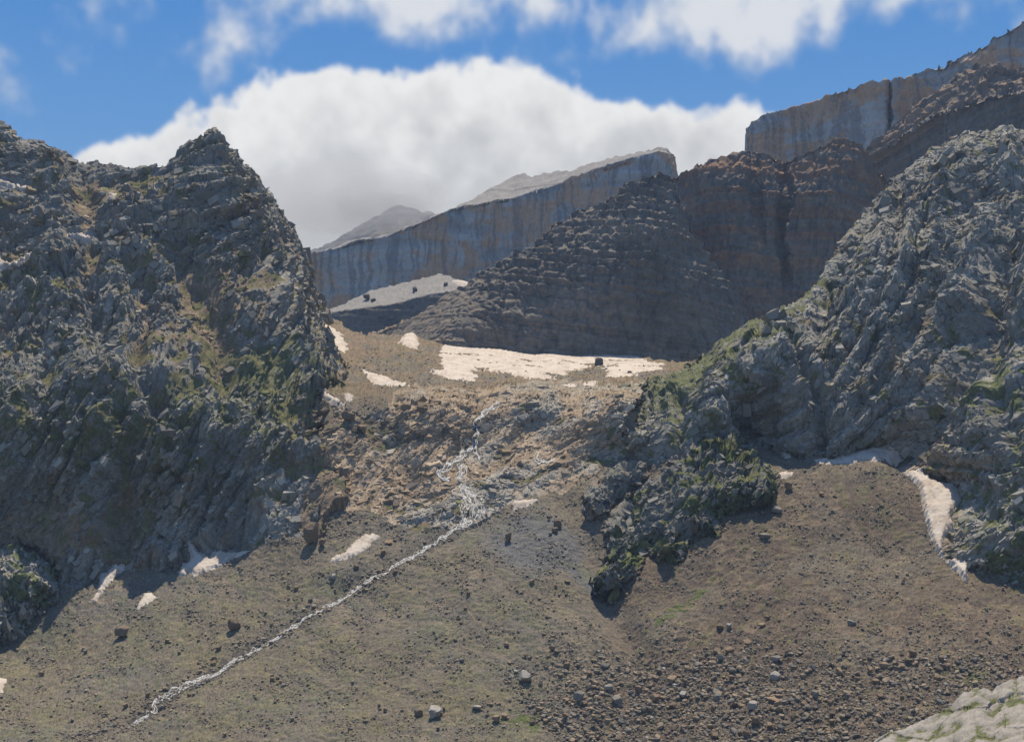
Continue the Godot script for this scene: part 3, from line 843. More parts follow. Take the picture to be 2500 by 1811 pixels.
	tag(sheet_mesh(s, "red_wall", rock), "steep reddish wall split by a dark gully", "cliff")
	# the bedded pyramid in front of them
	var htop := pts([890, 830, 920, 816, 965, 794, 1017, 767, 1075, 732, 1119, 706, 1145, 692, 1185, 666, 1229, 639, 1278, 613, 1317, 578, 1335, 565, 1348, 540, 1388, 520, 1423, 503, 1458, 490, 1494, 472, 1520, 454, 1547, 437, 1577, 428, 1608, 419, 1630, 423, 1646, 430, 1660, 470, 1685, 533, 1715, 598, 1750, 648, 1790, 698, 1812, 742, 1840, 815, 1870, 900])
	var plate := Plate.new([1000, 835, 812, 1100, 865, 788, 1200, 868, 803, 1300, 880, 812, 1450, 875, 826, 1600, 905, 850, 1400, 700, 836, 1300, 720, 832, 1250, 760, 822, 1500, 700, 840, 1650, 750, 858, 1750, 850, 876, 1800, 800, 896,
		1610, 422, 912, 1560, 500, 884, 1450, 500, 896, 1350, 545, 880, 1200, 665, 846, 1075, 735, 832, 920, 816, 850, 1400, 600, 856, 1600, 600, 860, 1120, 790, 800, 1050, 790, 814, 1650, 440, 925, 1655, 540, 890, 1700, 610, 896, 1690, 680, 872, 1780, 710, 900])
	var fh := field(880, 300, 1900, 1000, 8.0, func(x: float, y: float) -> float: return plate.at(x, y))
	cr = crest_of(htop, 890, 1870, 2.5, 7.0, 56)
	s = sheet(890, 1870, 2.5, 250, 8, cr, func(_x: float) -> float: return 960.0, func(x: float, y: float) -> float: return fh.at(x, y),
		func(p: Vector3, x: float, y: float) -> Array: return headwall_skin(p, minf(x, 1500.0), y))
	tag(sheet_mesh(s, "headwall", rock), "dark bedded pyramid above the snowfield", "mountain")

# ------------------------------------------------------------------ sky
var cloud_big := simplex(300.0, 5, 61)
var cloud_soft := simplex(900.0, 4, 62)
var cloud_wisp := simplex(150.0, 5, 63)
var bank := pts([-900, 700, -200, 560, 120, 440, 220, 385, 330, 340, 430, 300, 540, 268, 610, 210, 650, 180, 700, 182, 760, 176, 850, 188, 930, 172, 1000, 176, 1080, 158, 1200, 172, 1320, 182, 1380, 212, 1480, 228, 1560, 235, 1620, 245, 1690, 272, 1760, 280, 1830, 262, 1900, 262, 2000, 300, 2200, 420, 2600, 600, 3300, 800])

func sky_color(dir: Vector3) -> Color:
	var el := asin(clampf(dir.y, -1.0, 1.0))
	var blue := pick(Color(0.25, 0.46, 0.74), Color(0.055, 0.24, 0.63), smooth(0.04, 0.42, el))
	blue = pick(blue, Color(0.020, 0.12, 0.42), smooth(0.5, 1.4, el))
	if el < 0.0:
		blue = pick(Color(0.225, 0.44, 0.74), Color(0.16, 0.15, 0.13), smooth(0.0, -0.05, el))
		return blue
	var az := atan2(dir.x, -dir.z)
	var px := 1250.0 + FOCAL * clampf(az, -3.2, 3.2) * 1.02
	var py := 1309.0 - FOCAL * el
	var c3 := dir * 4000.0
	var n1 := cloud_big.get_noise_3dv(c3)
	var n2 := cloud_soft.get_noise_3dv(c3)
	var n3 := cloud_wisp.get_noise_3d(c3.x * 1.2, c3.y * 0.9, c3.z * 1.2)
	# high broken cloud
	var wide := absf(az)
	var cover := -0.30
	cover += 0.80 * exp(-pow((px - 960.0) / 430.0, 2.0) - pow((py + 20.0) / 150.0, 2.0))
	cover += 0.78 * exp(-pow((px - 1760.0) / 330.0, 2.0) - pow((py - 50.0) / 125.0, 2.0))
	cover += 0.55 * exp(-pow((px - 2230.0) / 260.0, 2.0) - pow((py - 10.0) / 100.0, 2.0))
	cover += 0.30 * exp(-pow((px - 520.0) / 70.0, 2.0) - pow((py - 90.0) / 130.0, 2.0))
	cover = lerpf(cover, 0.04, smooth(0.36, 0.7, wide))
	cover = lerpf(cover, 0.04, smooth(-100.0, -800.0, py))
	var wisp := 1.0 - 2.2 * absf(cloud_wisp.get_noise_3d(c3.x * 0.8 + 60.0 * n1, c3.y * 0.8, c3.z * 0.8 + 60.0 * n2))
	var dens := smooth(-0.05, 0.75, cover + 0.62 * n1 + 0.2 * n2 + 0.34 * n3 + 0.16 * wisp)
	var white := pick(Color(0.50, 0.57, 0.68), Color(0.82, 0.83, 0.85), dens + 0.5 * n3)
	var col := blue.lerp(white, dens * 0.92)
	# the bank that rests on the ridge
	var top := 0.0
	for i in 5:
		top += line_at(bank, px + (i - 2) * 26.0) * 0.2
	var puff := absf(cloud_big.get_noise_3d(c3.x * 1.3, c3.y * 1.3, c3.z * 1.3 + 900.0))
	var under := py - top + 62.0 * n1 + 44.0 * n3 + 40.0 * (0.3 - puff)
	var n4 := cloud_wisp.get_noise_3dv(c3 * 2.6)
	under += 16.0 * n4
	var k := smooth(-12.0, 26.0, under) * (1.0 - smooth(0.9, 1.5, wide))
	if k > 0.0:
		var soft := 0.0
		for i in 7:
			soft += line_at(bank, px + (i - 3) * 130.0) / 7.0
		var g := smooth(40.0, 360.0, py - soft + 200.0 * n2 + 150.0 * n1 + 70.0 * n3 + 120.0 * puff)
		var b := pick(Color(0.92, 0.915, 0.90), Color(0.62, 0.625, 0.635), clampf(g + 0.25 * n4, 0.0, 1.0))
		col = col.lerp(b, k)
	return col

func build_sky() -> ImageTexture:
	var W := 4096
	var H := 2048
	var small := Image.create(512, 256, false, Image.FORMAT_RGB8)
	var rows := []
	rows.resize(256)
	var dir_of := func(u: float, v: float) -> Vector3:
		var az := u * TAU if u < 0.5 else (u - 1.0) * TAU
		var el := (0.5 - v) * PI
		return Vector3(sin(az) * cos(el), sin(el), -cos(az) * cos(el))
	parallel(256, func(j: int) -> void:
		var r := PackedColorArray()
		r.resize(512)
		for i in 512:
			r[i] = sky_color(dir_of.call((i + 0.5) / 512.0, (j + 0.5) / 256.0))
		rows[j] = r)
	for j in 256:
		for i in 512:
			small.set_pixel(i, j, rows[j][i].linear_to_srgb())
	small.resize(W, H, Image.INTERPOLATE_CUBIC)
	var x0 := -300
	var x1 := 300
	var y0 := 690
	var y1 := 1030
	rows.resize(y1 - y0)
	parallel(y1 - y0, func(j: int) -> void:
		var r := PackedColorArray()
		r.resize(x1 - x0)
		for i in x1 - x0:
			r[i] = sky_color(dir_of.call(fposmod((x0 + i + 0.5) / W, 1.0), (y0 + j + 0.5) / H))
		rows[j] = r)
	for j in y1 - y0:
		for i in x1 - x0:
			small.set_pixel(posmod(x0 + i, W), y0 + j, rows[j][i].linear_to_srgb())
	return ImageTexture.create_from_image(small)

# ------------------------------------------------------------------ broken blocks of the crags
var fronts := []
var stream_line := pts([1216, 983, 1176, 1019, 1160, 1035, 1170, 1056, 1156, 1090, 1121, 1116, 1071, 1156, 1120, 1168, 1130, 1190, 1150, 1240, 1121, 1290])

# a block that split off along its joints: a box with no two corners alike
func block_mesh(sd: int) -> ArrayMesh:
	var rng := RandomNumberGenerator.new()
	rng.seed = sd
	var c := PackedVector3Array()
	for i in 8:
		c.append(Vector3((i & 1) * 2 - 1, ((i >> 1) & 1) * 2 - 1, ((i >> 2) & 1) * 2 - 1) * 0.5 + Vector3(rng.randf_range(-0.27, 0.27), rng.randf_range(-0.25, 0.25), rng.randf_range(-0.22, 0.22)))
	var v := PackedVector3Array()
	var n := PackedVector3Array()
	for f in [[0, 1, 3, 2], [5, 4, 6, 7], [4, 0, 2, 6], [1, 5, 7, 3], [2, 3, 7, 6], [4, 5, 1, 0]]:
		for t in [[0, 1, 2], [0, 2, 3]]:
			var a := c[f[t[0]]]
			var b := c[f[t[1]]]
			var d := c[f[t[2]]]
			var nn := (b - a).cross(d - a).normalized()
			if nn.dot(a + b + d) < 0.0:
				nn = -nn
				var e := b
				b = d
				d = e
			for q in [a, d, b]:
				v.append(q)
				n.append(nn)
	var arr := []
	arr.resize(Mesh.ARRAY_MAX)
	arr[Mesh.ARRAY_VERTEX] = v
	arr[Mesh.ARRAY_NORMAL] = n
	var m := ArrayMesh.new()
	m.add_surface_from_arrays(Mesh.PRIMITIVE_TRIANGLES, arr)
	return m

func build_blocks() -> void:
	var mat := matte()
	var kinds := []
	for i in 7:
		var m := block_mesh(900 + i)
		m.surface_set_material(0, mat)
		kinds.append(m)
	var rng := RandomNumberGenerator.new()
	rng.seed = 17
	var nr := FROWS + FBACK
	# region -> [count, x range, y range]
	var areas := {1: [46000, -270.0, 880.0, 290.0, 1440.0], 2: [54000, 1500.0, 2770.0, 300.0, 1440.0], 3: [5000, 1430.0, 1910.0, 1050.0, 1450.0], 4: [900, 1400.0, 1590.0, 1110.0, 1270.0], 5: [2600, -270.0, 150.0, 1330.0, 1600.0], 0: [8000, 690.0, 1640.0, 930.0, 1290.0]}
	for region in areas:
		var a: Array = areas[region]
		var put := []
		for i in kinds.size():
			put.append([])
		for k in int(a[0]):
			var x := rng.randf_range(a[1], a[2])
			var y := rng.randf_range(a[3], a[4])
			var i := clampi(int((x - X0) / FDX), 1, fcols - 2)
			var top := ftop[i]
			if y < top + 3.0:
				continue
			var r := clampi(int((y - top) / (1900.0 - top) * (FROWS - 1)), 1, FROWS - 2)
			var at := i * nr + FBACK + r
			if fregion[at] != region:
				continue
			var c := fcolor[at]
			if region == 0 and sd_ledge.at(x, y) < 8.0:
				continue
			# few blocks stand in earth and turf
			var bare := 1.0
			if c.g > c.r * 1.02:
				bare = 0.2
			elif region != 0 and c.r > c.b * 1.75:
				bare = 0.3
			if x < 310.0 and y < 690.0 and sd_snow.at(x, y) > -6.0:
				continue
			var broken := smooth(-0.25, 0.25, jag.get_noise_2d(x * 0.12 + 70.0, y * 0.12))
			if rng.randf() > bare * (0.25 + 0.75 * broken):
				continue
			var p := fpos[at]
			var i2 := clampi(i, 6, fcols - 7)
			var r2 := clampi(r, 6, FROWS - 8)
			var mid_at := i2 * nr + FBACK + r2
			var nrm := (fpos[mid_at + 6 * nr] - fpos[mid_at - 6 * nr]).cross(fpos[mid_at - 6] - fpos[mid_at + 6]).normalized()
			if nrm.z < 0.0:
				nrm = -nrm
			var angle := 0.62
			if region == 1:
				angle = 0.35 if y + 0.12 * x + 260.0 * tint.get_noise_3dv(p) < 640.0 else 1.0
			elif region == 3 or region == 4:
				angle = 1.0
			elif region == 5:
				angle = -0.9
			elif region == 0:
				angle = 0.5
			# the wall under the right ridge is jointed upright
			if region == 2 and exp(-pow((x - 1990.0) / 260.0, 2.0) - pow((y - 980.0) / 130.0, 2.0)) > 0.4:
				angle = 1.35
			if region == 0 and line_distance(stream_line, Vector2(x, y)) < 16.0:
				continue
			var size := (3.0 + 5.0 * rng.randf() + 13.0 * pow(rng.randf(), 10.0)) * p.length() / FOCAL
			# one face looks out along the slope, the long edge follows the bed
			var along := Vector3(cos(angle), sin(angle), 0.0)
			along = (along - nrm * along.dot(nrm)).normalized()
			var turn := Basis(along, nrm.cross(along), nrm) * Basis.from_euler(Vector3(rng.randfn() * 0.16, rng.randfn() * 0.2, rng.randfn() * 0.14))
			var shape := Vector3(size * rng.randf_range(0.9, 2.1), size * rng.randf_range(0.5, 1.0), size)
			var t := Transform3D(turn * Basis.from_scale(shape), p - nrm * size * rng.randf_range(0.27, 0.45))
			var v := rng.randf_range(0.85, 1.22)
			if c.g > c.r:
				c = GREY
			put[k % kinds.size()].append([t, Color(c.r * v, c.g * v, c.b * v)])
		for i in kinds.size():
			var mm := MultiMesh.new()
			mm.transform_format = MultiMesh.TRANSFORM_3D
			mm.use_colors = true
			mm.mesh = kinds[i]
			mm.instance_count = put[i].size()
			for k in put[i].size():
				mm.set_instance_transform(k, put[i][k][0])
				mm.set_instance_color(k, put[i][k][1])
			var o := MultiMeshInstance3D.new()
			o.multimesh = mm
			o.name = "broken_blocks"
			o.set_meta("kind", "stuff")
			fronts[region].add_child(o, true)

# ------------------------------------------------------------------ snow, water, stones
# a bank of old snow lying on the front surface inside an outline of pixels
func snow(outline: PackedVector2Array, thick: float, label: String, on_bench := false) -> void:
	var lo := outline[0]
	var hi := outline[0]
	for p in outline:
		lo = lo.min(p)
		hi = hi.max(p)
	lo -= Vector2(8, 8)
	hi += Vector2(8, 8)
	var step := 2.0 if (hi - lo).length() > 60.0 else 1.2
	var nx := int((hi.x - lo.x) / step) + 2
	var ny := int((hi.y - lo.y) / step) + 2
	var e := 5.0 if (hi - lo).length() > 60.0 else 3.0
	if outline[0].y < 700.0:
		e = 9.0
	var big_edge := 5.0 if (hi - lo).length() > 90.0 else 2.0
	var rows := []
	rows.resize(ny)
	parallel(ny, func(j: int) -> void:
		var v := PackedVector3Array()
		var c := PackedColorArray()
		var m := PackedByteArray()
		for i in nx:
			var q := lo + Vector2(i, j) * step
			var d := signed_distance(outline, q) + big_edge * jag.get_noise_2d(q.x * 2.2, q.y * 4.0) + 2.0 * jag.get_noise_2d(q.x * 14.0, q.y * 18.0)
			m.append(1 if d > -5.0 else 0)
			if d <= -8.0:
				v.append(Vector3.ZERO)
				c.append(Color.WHITE)
				continue
			var p: Vector3 = bench_spot(q.x, q.y) if on_bench else soft_spot(q.x, q.y, e)
			var up := clampf(d / 7.0, -1.0, 1.0)
			var n := Vector3(0, 0.85, 0.5).normalized()
			# sun cups and meltwater runnels
			var cup := 0.30 * fine.get_noise_3d(p.x * 1.6, p.y * 0.8, p.z * 1.6) + 0.5 * mid.get_noise_3dv(p)
			v.append(p + n * (up * thick + cup))
			var dirt := smooth(-0.1, 0.35, tint2.get_noise_3dv(p * 1.3) + 0.5 * grain.get_noise_3dv(p * 0.7))
			var k := Color(0.47, 0.42, 0.365).lerp(Color(0.34, 0.285, 0.235), dirt * 0.8)
			c.append(k)
		rows[j] = [v, c, m])
	var vs := PackedVector3Array()
	var cs := PackedColorArray()
	var idx := PackedInt32Array()
	for r in rows:
		vs.append_array(r[0])
		cs.append_array(r[1])
	var ns := PackedVector3Array()
	ns.resize(vs.size())
	for j in ny - 1:
		for i in nx - 1:
			if rows[j][2][i] and rows[j][2][i + 1] and rows[j + 1][2][i] and rows[j + 1][2][i + 1]:
				var a := j * nx + i
				idx.append_array([a, a + 1, a + nx, a + 1, a + nx + 1, a + nx])
				var n := (vs[a + nx] - vs[a]).cross(vs[a + 1] - vs[a]).normalized()
				for k in [a, a + 1, a + nx, a + nx + 1]:
					ns[k] += n
	# drop what is not used
	var remap := {}
	var v2 := PackedVector3Array()
	var n2 := PackedVector3Array()
	var c2 := PackedColorArray()
	for k in idx.size():
		var a := idx[k]
		if not remap.has(a):
			remap[a] = v2.size()
			v2.append(vs[a])
			n2.append(ns[a].normalized())
			c2.append(cs[a])
		idx[k] = remap[a]
	var o := add_mesh("snow_patch", v2, n2, c2, idx, snow_mat)
	tag(o, label, "snow patch", "patches of old snow")

var snow_mat := matte(0.7)

var high_snow := [
	pts([-20, 434, 0, 441, 28, 451, 61, 460, 60, 466, 24, 459, 0, 451, -20, 446]),
	pts([-20, 640, 0, 633, 24, 645, 60, 630, 97, 613, 93, 623, 52, 643, 8, 661, -20, 664]),
	pts([167, 580, 194, 572, 216, 576, 233, 580, 206, 595, 190, 586]),
	pts([262, 463, 275, 469, 288, 463, 281, 474, 274, 482, 252, 483, 265, 475]),
	pts([234, 456, 246, 454, 256, 458, 246, 461])]

func build_snow() -> void:
	var list := [
		[[2203, 1152, 2272, 1147, 2291, 1149, 2298, 1159, 2272, 1176, 2291, 1186, 2325, 1188, 2345, 1203, 2349, 1217, 2337, 1242, 2320, 1263, 2330, 1283, 2310, 1302, 2303, 1332, 2306, 1366, 2349, 1368, 2366, 1380, 2362, 1417, 2354, 1417, 2325, 1385, 2286, 1346, 2267, 1302, 2254, 1249, 2247, 1200, 2228, 1171], 2.2, "long pinkish tongue of snow between grey scree and the low buttress"],
		[[1987, 1120, 2023, 1117, 2082, 1107, 2111, 1097, 2150, 1089, 2164, 1086, 2189, 1100, 2179, 1127, 2164, 1117, 2135, 1127, 2116, 1118, 2091, 1125, 2033, 1133, 1994, 1135], 1.3, "curved snow strip along the foot of the dark concave cliff, above the scree cone"],
		[[1902, 1103, 1912, 1102, 1930, 1113, 1920, 1117], 0.8, "tiny snow scrap in the dark corner under the cliff, left of the curved strip"],
		[[1900, 1159, 1916, 1153, 1940, 1158, 1921, 1171, 1905, 1168], 0.8, "small snow scrap touching a tan block beside the green outcrop"],
		[[454, 1330, 466, 1329, 478, 1338, 482, 1350, 510, 1360, 520, 1344, 556, 1346, 607, 1341, 563, 1366, 516, 1392, 472, 1408, 466, 1396, 444, 1406, 431, 1404, 440, 1392, 468, 1366], 1.3, "forked snow patch at the foot of the dark left cliffs, half in shadow"],
		[[274, 1378, 306, 1379, 304, 1390, 278, 1409, 254, 1437, 234, 1469, 214, 1469, 234, 1449, 242, 1429, 240, 1403, 262, 1396], 1.0, "narrow bent snow strip running down beside brown crags"],
		[[351, 1447, 369, 1446, 383, 1459, 369, 1469, 337, 1489, 333, 1483, 341, 1469], 0.9, "small wedge of snow alone on the scree below a low brown rib"],
		[[890, 1302, 926, 1304, 928, 1310, 906, 1326, 898, 1342, 871, 1358, 819, 1374, 806, 1376, 817, 1358, 847, 1346, 863, 1318], 1.1, "slanting snow patch on scree between the big brown boulder and the stream"],
		[[1250, 1225, 1271, 1221, 1287, 1219, 1311, 1216, 1287, 1230, 1256, 1242], 0.8, "small pointed snow scrap at the foot of the tan ledges, right of the fall"],
		[[1075, 858, 1084, 838, 1141, 840, 1207, 852, 1273, 858, 1330, 862, 1370, 855, 1414, 856, 1432, 846, 1472, 850, 1533, 860, 1564, 872, 1586, 884, 1622, 890, 1599, 906, 1538, 920, 1480, 926, 1483, 913, 1480, 902, 1450, 893, 1423, 900, 1394, 906, 1379, 913, 1361, 919, 1295, 922, 1238, 911, 1198, 904, 1167, 900, 1150, 906, 1165, 919, 1159, 928, 1132, 931, 1097, 924, 1066, 911, 1042, 900, 1079, 904, 1075, 878], 0.7, "broad snowfield stretched along the foot of the dark headwall"],
		[[1372, 939, 1390, 936, 1410, 937, 1405, 944, 1385, 943], 0.8, "thin snow sliver on the basin floor below the snowfield's moraine"],
		[[1423, 935, 1440, 931, 1458, 930, 1450, 939, 1428, 942], 0.8, "short snow sliver on the basin floor below the snowfield's right end"],
		[[973, 836, 991, 814, 1017, 807, 1048, 792, 1035, 801, 1017, 822, 1022, 838, 1020, 851, 1000, 849, 969, 838], 1.6, "hooked snow patch high on the brown slope below the pyramid's ridge"],
		[[784, 789, 806, 796, 832, 816, 845, 836, 850, 849, 841, 860, 823, 856, 806, 836, 793, 811], 1.3, "oval snow patch beside the lower right edge of the pointed peak"],
		[[874, 899, 890, 904, 920, 913, 965, 928, 1004, 939, 960, 939, 920, 939, 903, 930, 894, 917], 1.1, "long thin snow patch on brown rubble left of the snowfield"],
		[[768, 955, 790, 953, 801, 966, 832, 981, 852, 986, 819, 988, 788, 972], 1.3, "snow patch shaped like a wedge, above the rounded tan slabs"],
		[[837, 961, 850, 957, 863, 961, 856, 978, 846, 980, 842, 968], 1.2, "tiny upright snow scrap next to the wedge shaped one"],
		[[-20, 1655, 0, 1661, 19, 1664, 11, 1680, 5, 1700, -20, 1706], 0.9, "snow remnant at the edge of the lower left scree"],
	]
	for s in list:
		snow(pts(s[0]), s[1], s[2])
	var said := ["thin snow streak under the left summit ridge", "slanting snow band in a gully of the left mountain", "triangular snow patch on a brown ledge of the left mountain", "Y shaped snow scrap below the saddle of the left ridge", "smallest snow fleck below the saddle of the left ridge"]
	for i in 5:
		snow(high_snow[i], 2.6, said[i])
	snow(pts([1104, 685, 1120, 683, 1147, 690, 1136, 697, 1124, 702]), 2.0, "snow patch on the pale scree bench below the far wall", true)

func bench_spot(x: float, y: float) -> Vector3:
	return ray(x, y, 1010.0 + (line_at(bench_rim, x) - y) * 1.2)

var bench_rim := pts([760, 790, 810, 763, 876, 754, 965, 741, 1053, 719, 1110, 710, 1170, 700, 1220, 690])

# a ribbon of water that follows a line of pixels over the rocks
func ribbon(v: PackedVector3Array, n: PackedVector3Array, c: PackedColorArray, idx: PackedInt32Array, path: PackedVector2Array, width: float, wander: float, phase: float, lift: float, tone: Callable) -> void:
	var length := 0.0
	for i in range(1, path.size()):
		length += path[i].distance_to(path[i - 1])
	var steps := int(length / 2.0) + 2
	var curve := Curve2D.new()
	for p in path:
		curve.add_point(p)
	var first := v.size()
	for i in steps:
		var t := float(i) / (steps - 1) * curve.get_baked_length()
		var p := curve.sample_baked(t)
		var q := curve.sample_baked(minf(t + 2.0, curve.get_baked_length()))
		var dir := (q - curve.sample_baked(maxf(t - 2.0, 0.0))).normalized()
		var side := Vector2(-dir.y, dir.x)
		p += side * wander * drift.get_noise_2d(t, phase * 91.0) * 1.6
		var w := width * clampf(0.55 + 1.3 * drift.get_noise_2d(t * 1.6 + 500.0, phase * 57.0), 0.08, 1.4)
		for k in 3:
			var e := p + side * w * (k - 1)
			var at := soft_spot(e.x, e.y, 2.5) + Vector3(0, 0.85, 0.5) * (lift if k == 1 else lift * 0.2)
			v.append(at)
			n.append(Vector3(0, 0.85, 0.5).normalized())
			c.append(tone.call(at))
		if i:
			for k in 2:
				var a := first + (i - 1) * 3 + k
				idx.append_array([a, a + 3, a + 1, a + 1, a + 3, a + 4])

var drift := simplex(34.0, 2, 81)

func build_stream() -> void:
	var root := Node3D.new()
	root.name = "stream"
	root.set_meta("kind", "structure")
	tag(root, "white braided stream falling over ledges and down the scree", "stream")
	root.position = spot(1150, 1290)
	add_child(root)
	var upper := pts([1216, 983, 1206, 1001, 1190, 1010, 1176, 1019, 1160, 1035, 1163, 1046, 1170, 1056, 1165, 1066, 1162, 1076, 1156, 1090])
	var west := pts([1156, 1088, 1136, 1092, 1121, 1116, 1093, 1136, 1071, 1156, 1080, 1164, 1097, 1167])
	var west2 := pts([1136, 1094, 1128, 1120, 1122, 1140, 1124, 1160, 1112, 1168])
	var east := pts([1160, 1086, 1164, 1108, 1168, 1116, 1172, 1124])
	var east2 := pts([1130, 1130, 1140, 1150, 1128, 1165, 1118, 1170, 1127, 1183])
	var lower := pts([1121, 1284, 1097, 1300, 1045, 1328, 1017, 1346, 974, 1370, 946, 1392, 898, 1417, 831, 1457, 791, 1477, 767, 1495, 711, 1529, 656, 1565, 606, 1587, 551, 1617, 529, 1633, 500, 1645, 470, 1658, 441, 1673])
	var last := pts([441, 1673, 420, 1684, 402, 1694, 382, 1706, 375, 1733, 350, 1746, 331, 1755, 322, 1768])
	var fall := pts([1130, 1183, 1140, 1205, 1152, 1235, 1148, 1262, 1130, 1284])
	var side := pts([1312, 1105, 1308, 1120, 1316, 1128, 1350, 1128, 1355, 1122])
	var white := func(p: Vector3) -> Color:
		return Color(0.20, 0.215, 0.225).lerp(Color(0.58, 0.60, 0.62), smooth(-0.3, 0.3, grain.get_noise_3dv(p * 1.7)))
	var wet := func(p: Vector3) -> Color:
		return Color(0.035, 0.034, 0.034).lerp(Color(0.07, 0.064, 0.056), clampf(0.5 + fine.get_noise_3dv(p), 0.0, 1.0))
	for pass_ in 2:
		var v := PackedVector3Array()
		var n := PackedVector3Array()
		var c := PackedColorArray()
		var idx := PackedInt32Array()
		if pass_ == 0:
			for a in [[upper, 11.0], [west, 10.0], [west2, 8.0], [lower, 12.0], [last, 15.0], [east, 7.0], [fall, 16.0]]:
				for k in 2:
					ribbon(v, n, c, idx, a[0], a[1], 5.0, 3.0 + k + 0.37 * a[1], 0.22, wet)
		else:
			var seed_ := 10.0
			for a in [[upper, 1.5, 6.0, 5], [west, 1.1, 7.0, 5], [west2, 0.9, 9.0, 4], [east, 1.1, 5.0, 3], [east2, 0.9, 7.0, 3], [lower, 1.0, 6.0, 5], [last, 1.1, 9.0, 5], [side, 0.9, 5.0, 3]]:
				for k in int(a[3]):
					seed_ += 1.7
					ribbon(v, n, c, idx, a[0], a[1], a[2], seed_, 0.55, white)
			# the fall spreads into a fan of threads over the last step
			for k in 24:
				seed_ += 1.7
				var t := k / 23.0
				var foot := Vector2(lerpf(1122, 1186, t), lerpf(1284, 1256, t))
				var fan := PackedVector2Array([Vector2(1128 + 6 * t, 1183), Vector2(lerpf(1124, 1160, t), 1205), Vector2(lerpf(1126, 1182, t), lerpf(1232, 1226, t)), foot])
				if k % 3 == 1:
					fan.append(Vector2(1124, 1284))
				ribbon(v, n, c, idx, fan, 1.0, 7.0, seed_, 0.5, white)
		for k in v.size():
			v[k] -= root.position
		var m := matte(0.7)
		var o := add_mesh("wet_bed" if pass_ == 0 else "white_water", v, n, c, idx, m, "", root)
		o.set_meta("label", "dark wet rock along the stream" if pass_ == 0 else "foaming white water in braided threads")

# angular stone: a ball cut by planes
func stone_mesh(sd: int, cuts: int, detail: int, flat: float) -> ArrayMesh:
	var rng := RandomNumberGenerator.new()
	rng.seed = sd
	var planes := []
	var box := [Vector3.RIGHT, Vector3.LEFT, Vector3.UP, Vector3.DOWN, Vector3.FORWARD, Vector3.BACK]
	for i in cuts:
		var n := Vector3(rng.randfn(), rng.randfn(), rng.randfn()).normalized()
		if i < 6:
			n = (box[i] + n * 0.38).normalized()
			planes.append([n, rng.randf_range(0.5, 0.75)])
		else:
			planes.append([n, rng.randf_range(0.6, 0.9)])
	var ball := SphereMesh.new()
	ball.radial_segments = detail * 2
	ball.rings = detail
	ball.radius = 1.0
	ball.height = 2.0
	var arr := ball.get_mesh_arrays()
	var v: PackedVector3Array = arr[Mesh.ARRAY_VERTEX]
	var src: PackedInt32Array = arr[Mesh.ARRAY_INDEX]
	var wob := simplex(0.9, 2, sd)
	for i in v.size():
		var d := v[i].normalized()
		var r := 1.15
		for p in planes:
			var k: float = d.dot(p[0])
			if k > 0.05:
				r = minf(r, float(p[1]) / k)
		r *= 1.0 + 0.06 * wob.get_noise_3dv(d * 3.0)
		v[i] = Vector3(d.x, d.y * flat, d.z * 0.85) * r
	var o := PackedVector3Array()
	var nn := PackedVector3Array()
	for i in range(0, src.size(), 3):
		var a := v[src[i]]
		var b := v[src[i + 1]]
		var c := v[src[i + 2]]
		var n := (c - a).cross(b - a)
		if n.length() < 1e-7:
			continue
		n = n.normalized()
		for q in [a, b, c]:
			o.append(q)
			nn.append(n)
	var out := []
	out.resize(Mesh.ARRAY_MAX)
	out[Mesh.ARRAY_VERTEX] = o
	out[Mesh.ARRAY_NORMAL] = nn
	var mesh := ArrayMesh.new()
	mesh.add_surface_from_arrays(Mesh.PRIMITIVE_TRIANGLES, out)
	return mesh

var stone_kinds := []
var stone_mats := {}

func stone_mat(c: Color) -> StandardMaterial3D:
	var key := c.to_html()
	if not stone_mats.has(key):
		var m := StandardMaterial3D.new()
		m.roughness = 0.95
		m.metallic_specular = 0.2
		var t := NoiseTexture2D.new()
		t.width = 256
		t.height = 256
		t.seamless = true
		t.noise = simplex(40.0, 4, 77)
		var ramp := Gradient.new()
		ramp.set_color(0, Color(c.r * 0.6, c.g * 0.6, c.b * 0.62).linear_to_srgb())
		ramp.set_color(1, Color(c.r * 1.35, c.g * 1.35, c.b * 1.32).linear_to_srgb())
		t.color_ramp = ramp
		m.albedo_texture = t
		m.uv1_triplanar = true
		m.uv1_scale = Vector3(0.6, 1.1, 0.6)
		stone_mats[key] = m
	return stone_mats[key]

func boulder(px: float, py: float, wide: float, tall: float, color: Color, label: String, group: String, sd: int, on_bench := false) -> void:
	var foot: Vector3 = bench_spot(px, py + tall * 0.5) if on_bench else spot(px, py + tall * 0.5)
	var scale_m := foot.length() / FOCAL
	var o := MeshInstance3D.new()
	o.name = "boulder"
	o.mesh = stone_kinds[sd % stone_kinds.size()]
	var r := wide * 0.5 * scale_m * 0.98
	var h := tall * 0.5 * scale_m * 1.15
	o.transform = Transform3D(Basis(Vector3.RIGHT, 0.1 + hash1(sd * 5 + 1) * 0.45) * Basis(Vector3.UP, hash1(sd * 7 + 3) * TAU), foot + Vector3(0, h * 0.72, 0))
	o.transform.basis = o.transform.basis * Basis.from_scale(Vector3(r, h / 0.8, r))
	o.material_override = stone_mat(color)
	add_child(o, true)
	tag(o, label, "boulder", group)

const B_TAN := Color(0.25, 0.19, 0.13)
const B_BROWN := Color(0.19, 0.145, 0.105)
const B_GREY := Color(0.21, 0.195, 0.17)
const B_PALE := Color(0.32, 0.305, 0.275)
const B_DARK := Color(0.12, 0.115, 0.11)

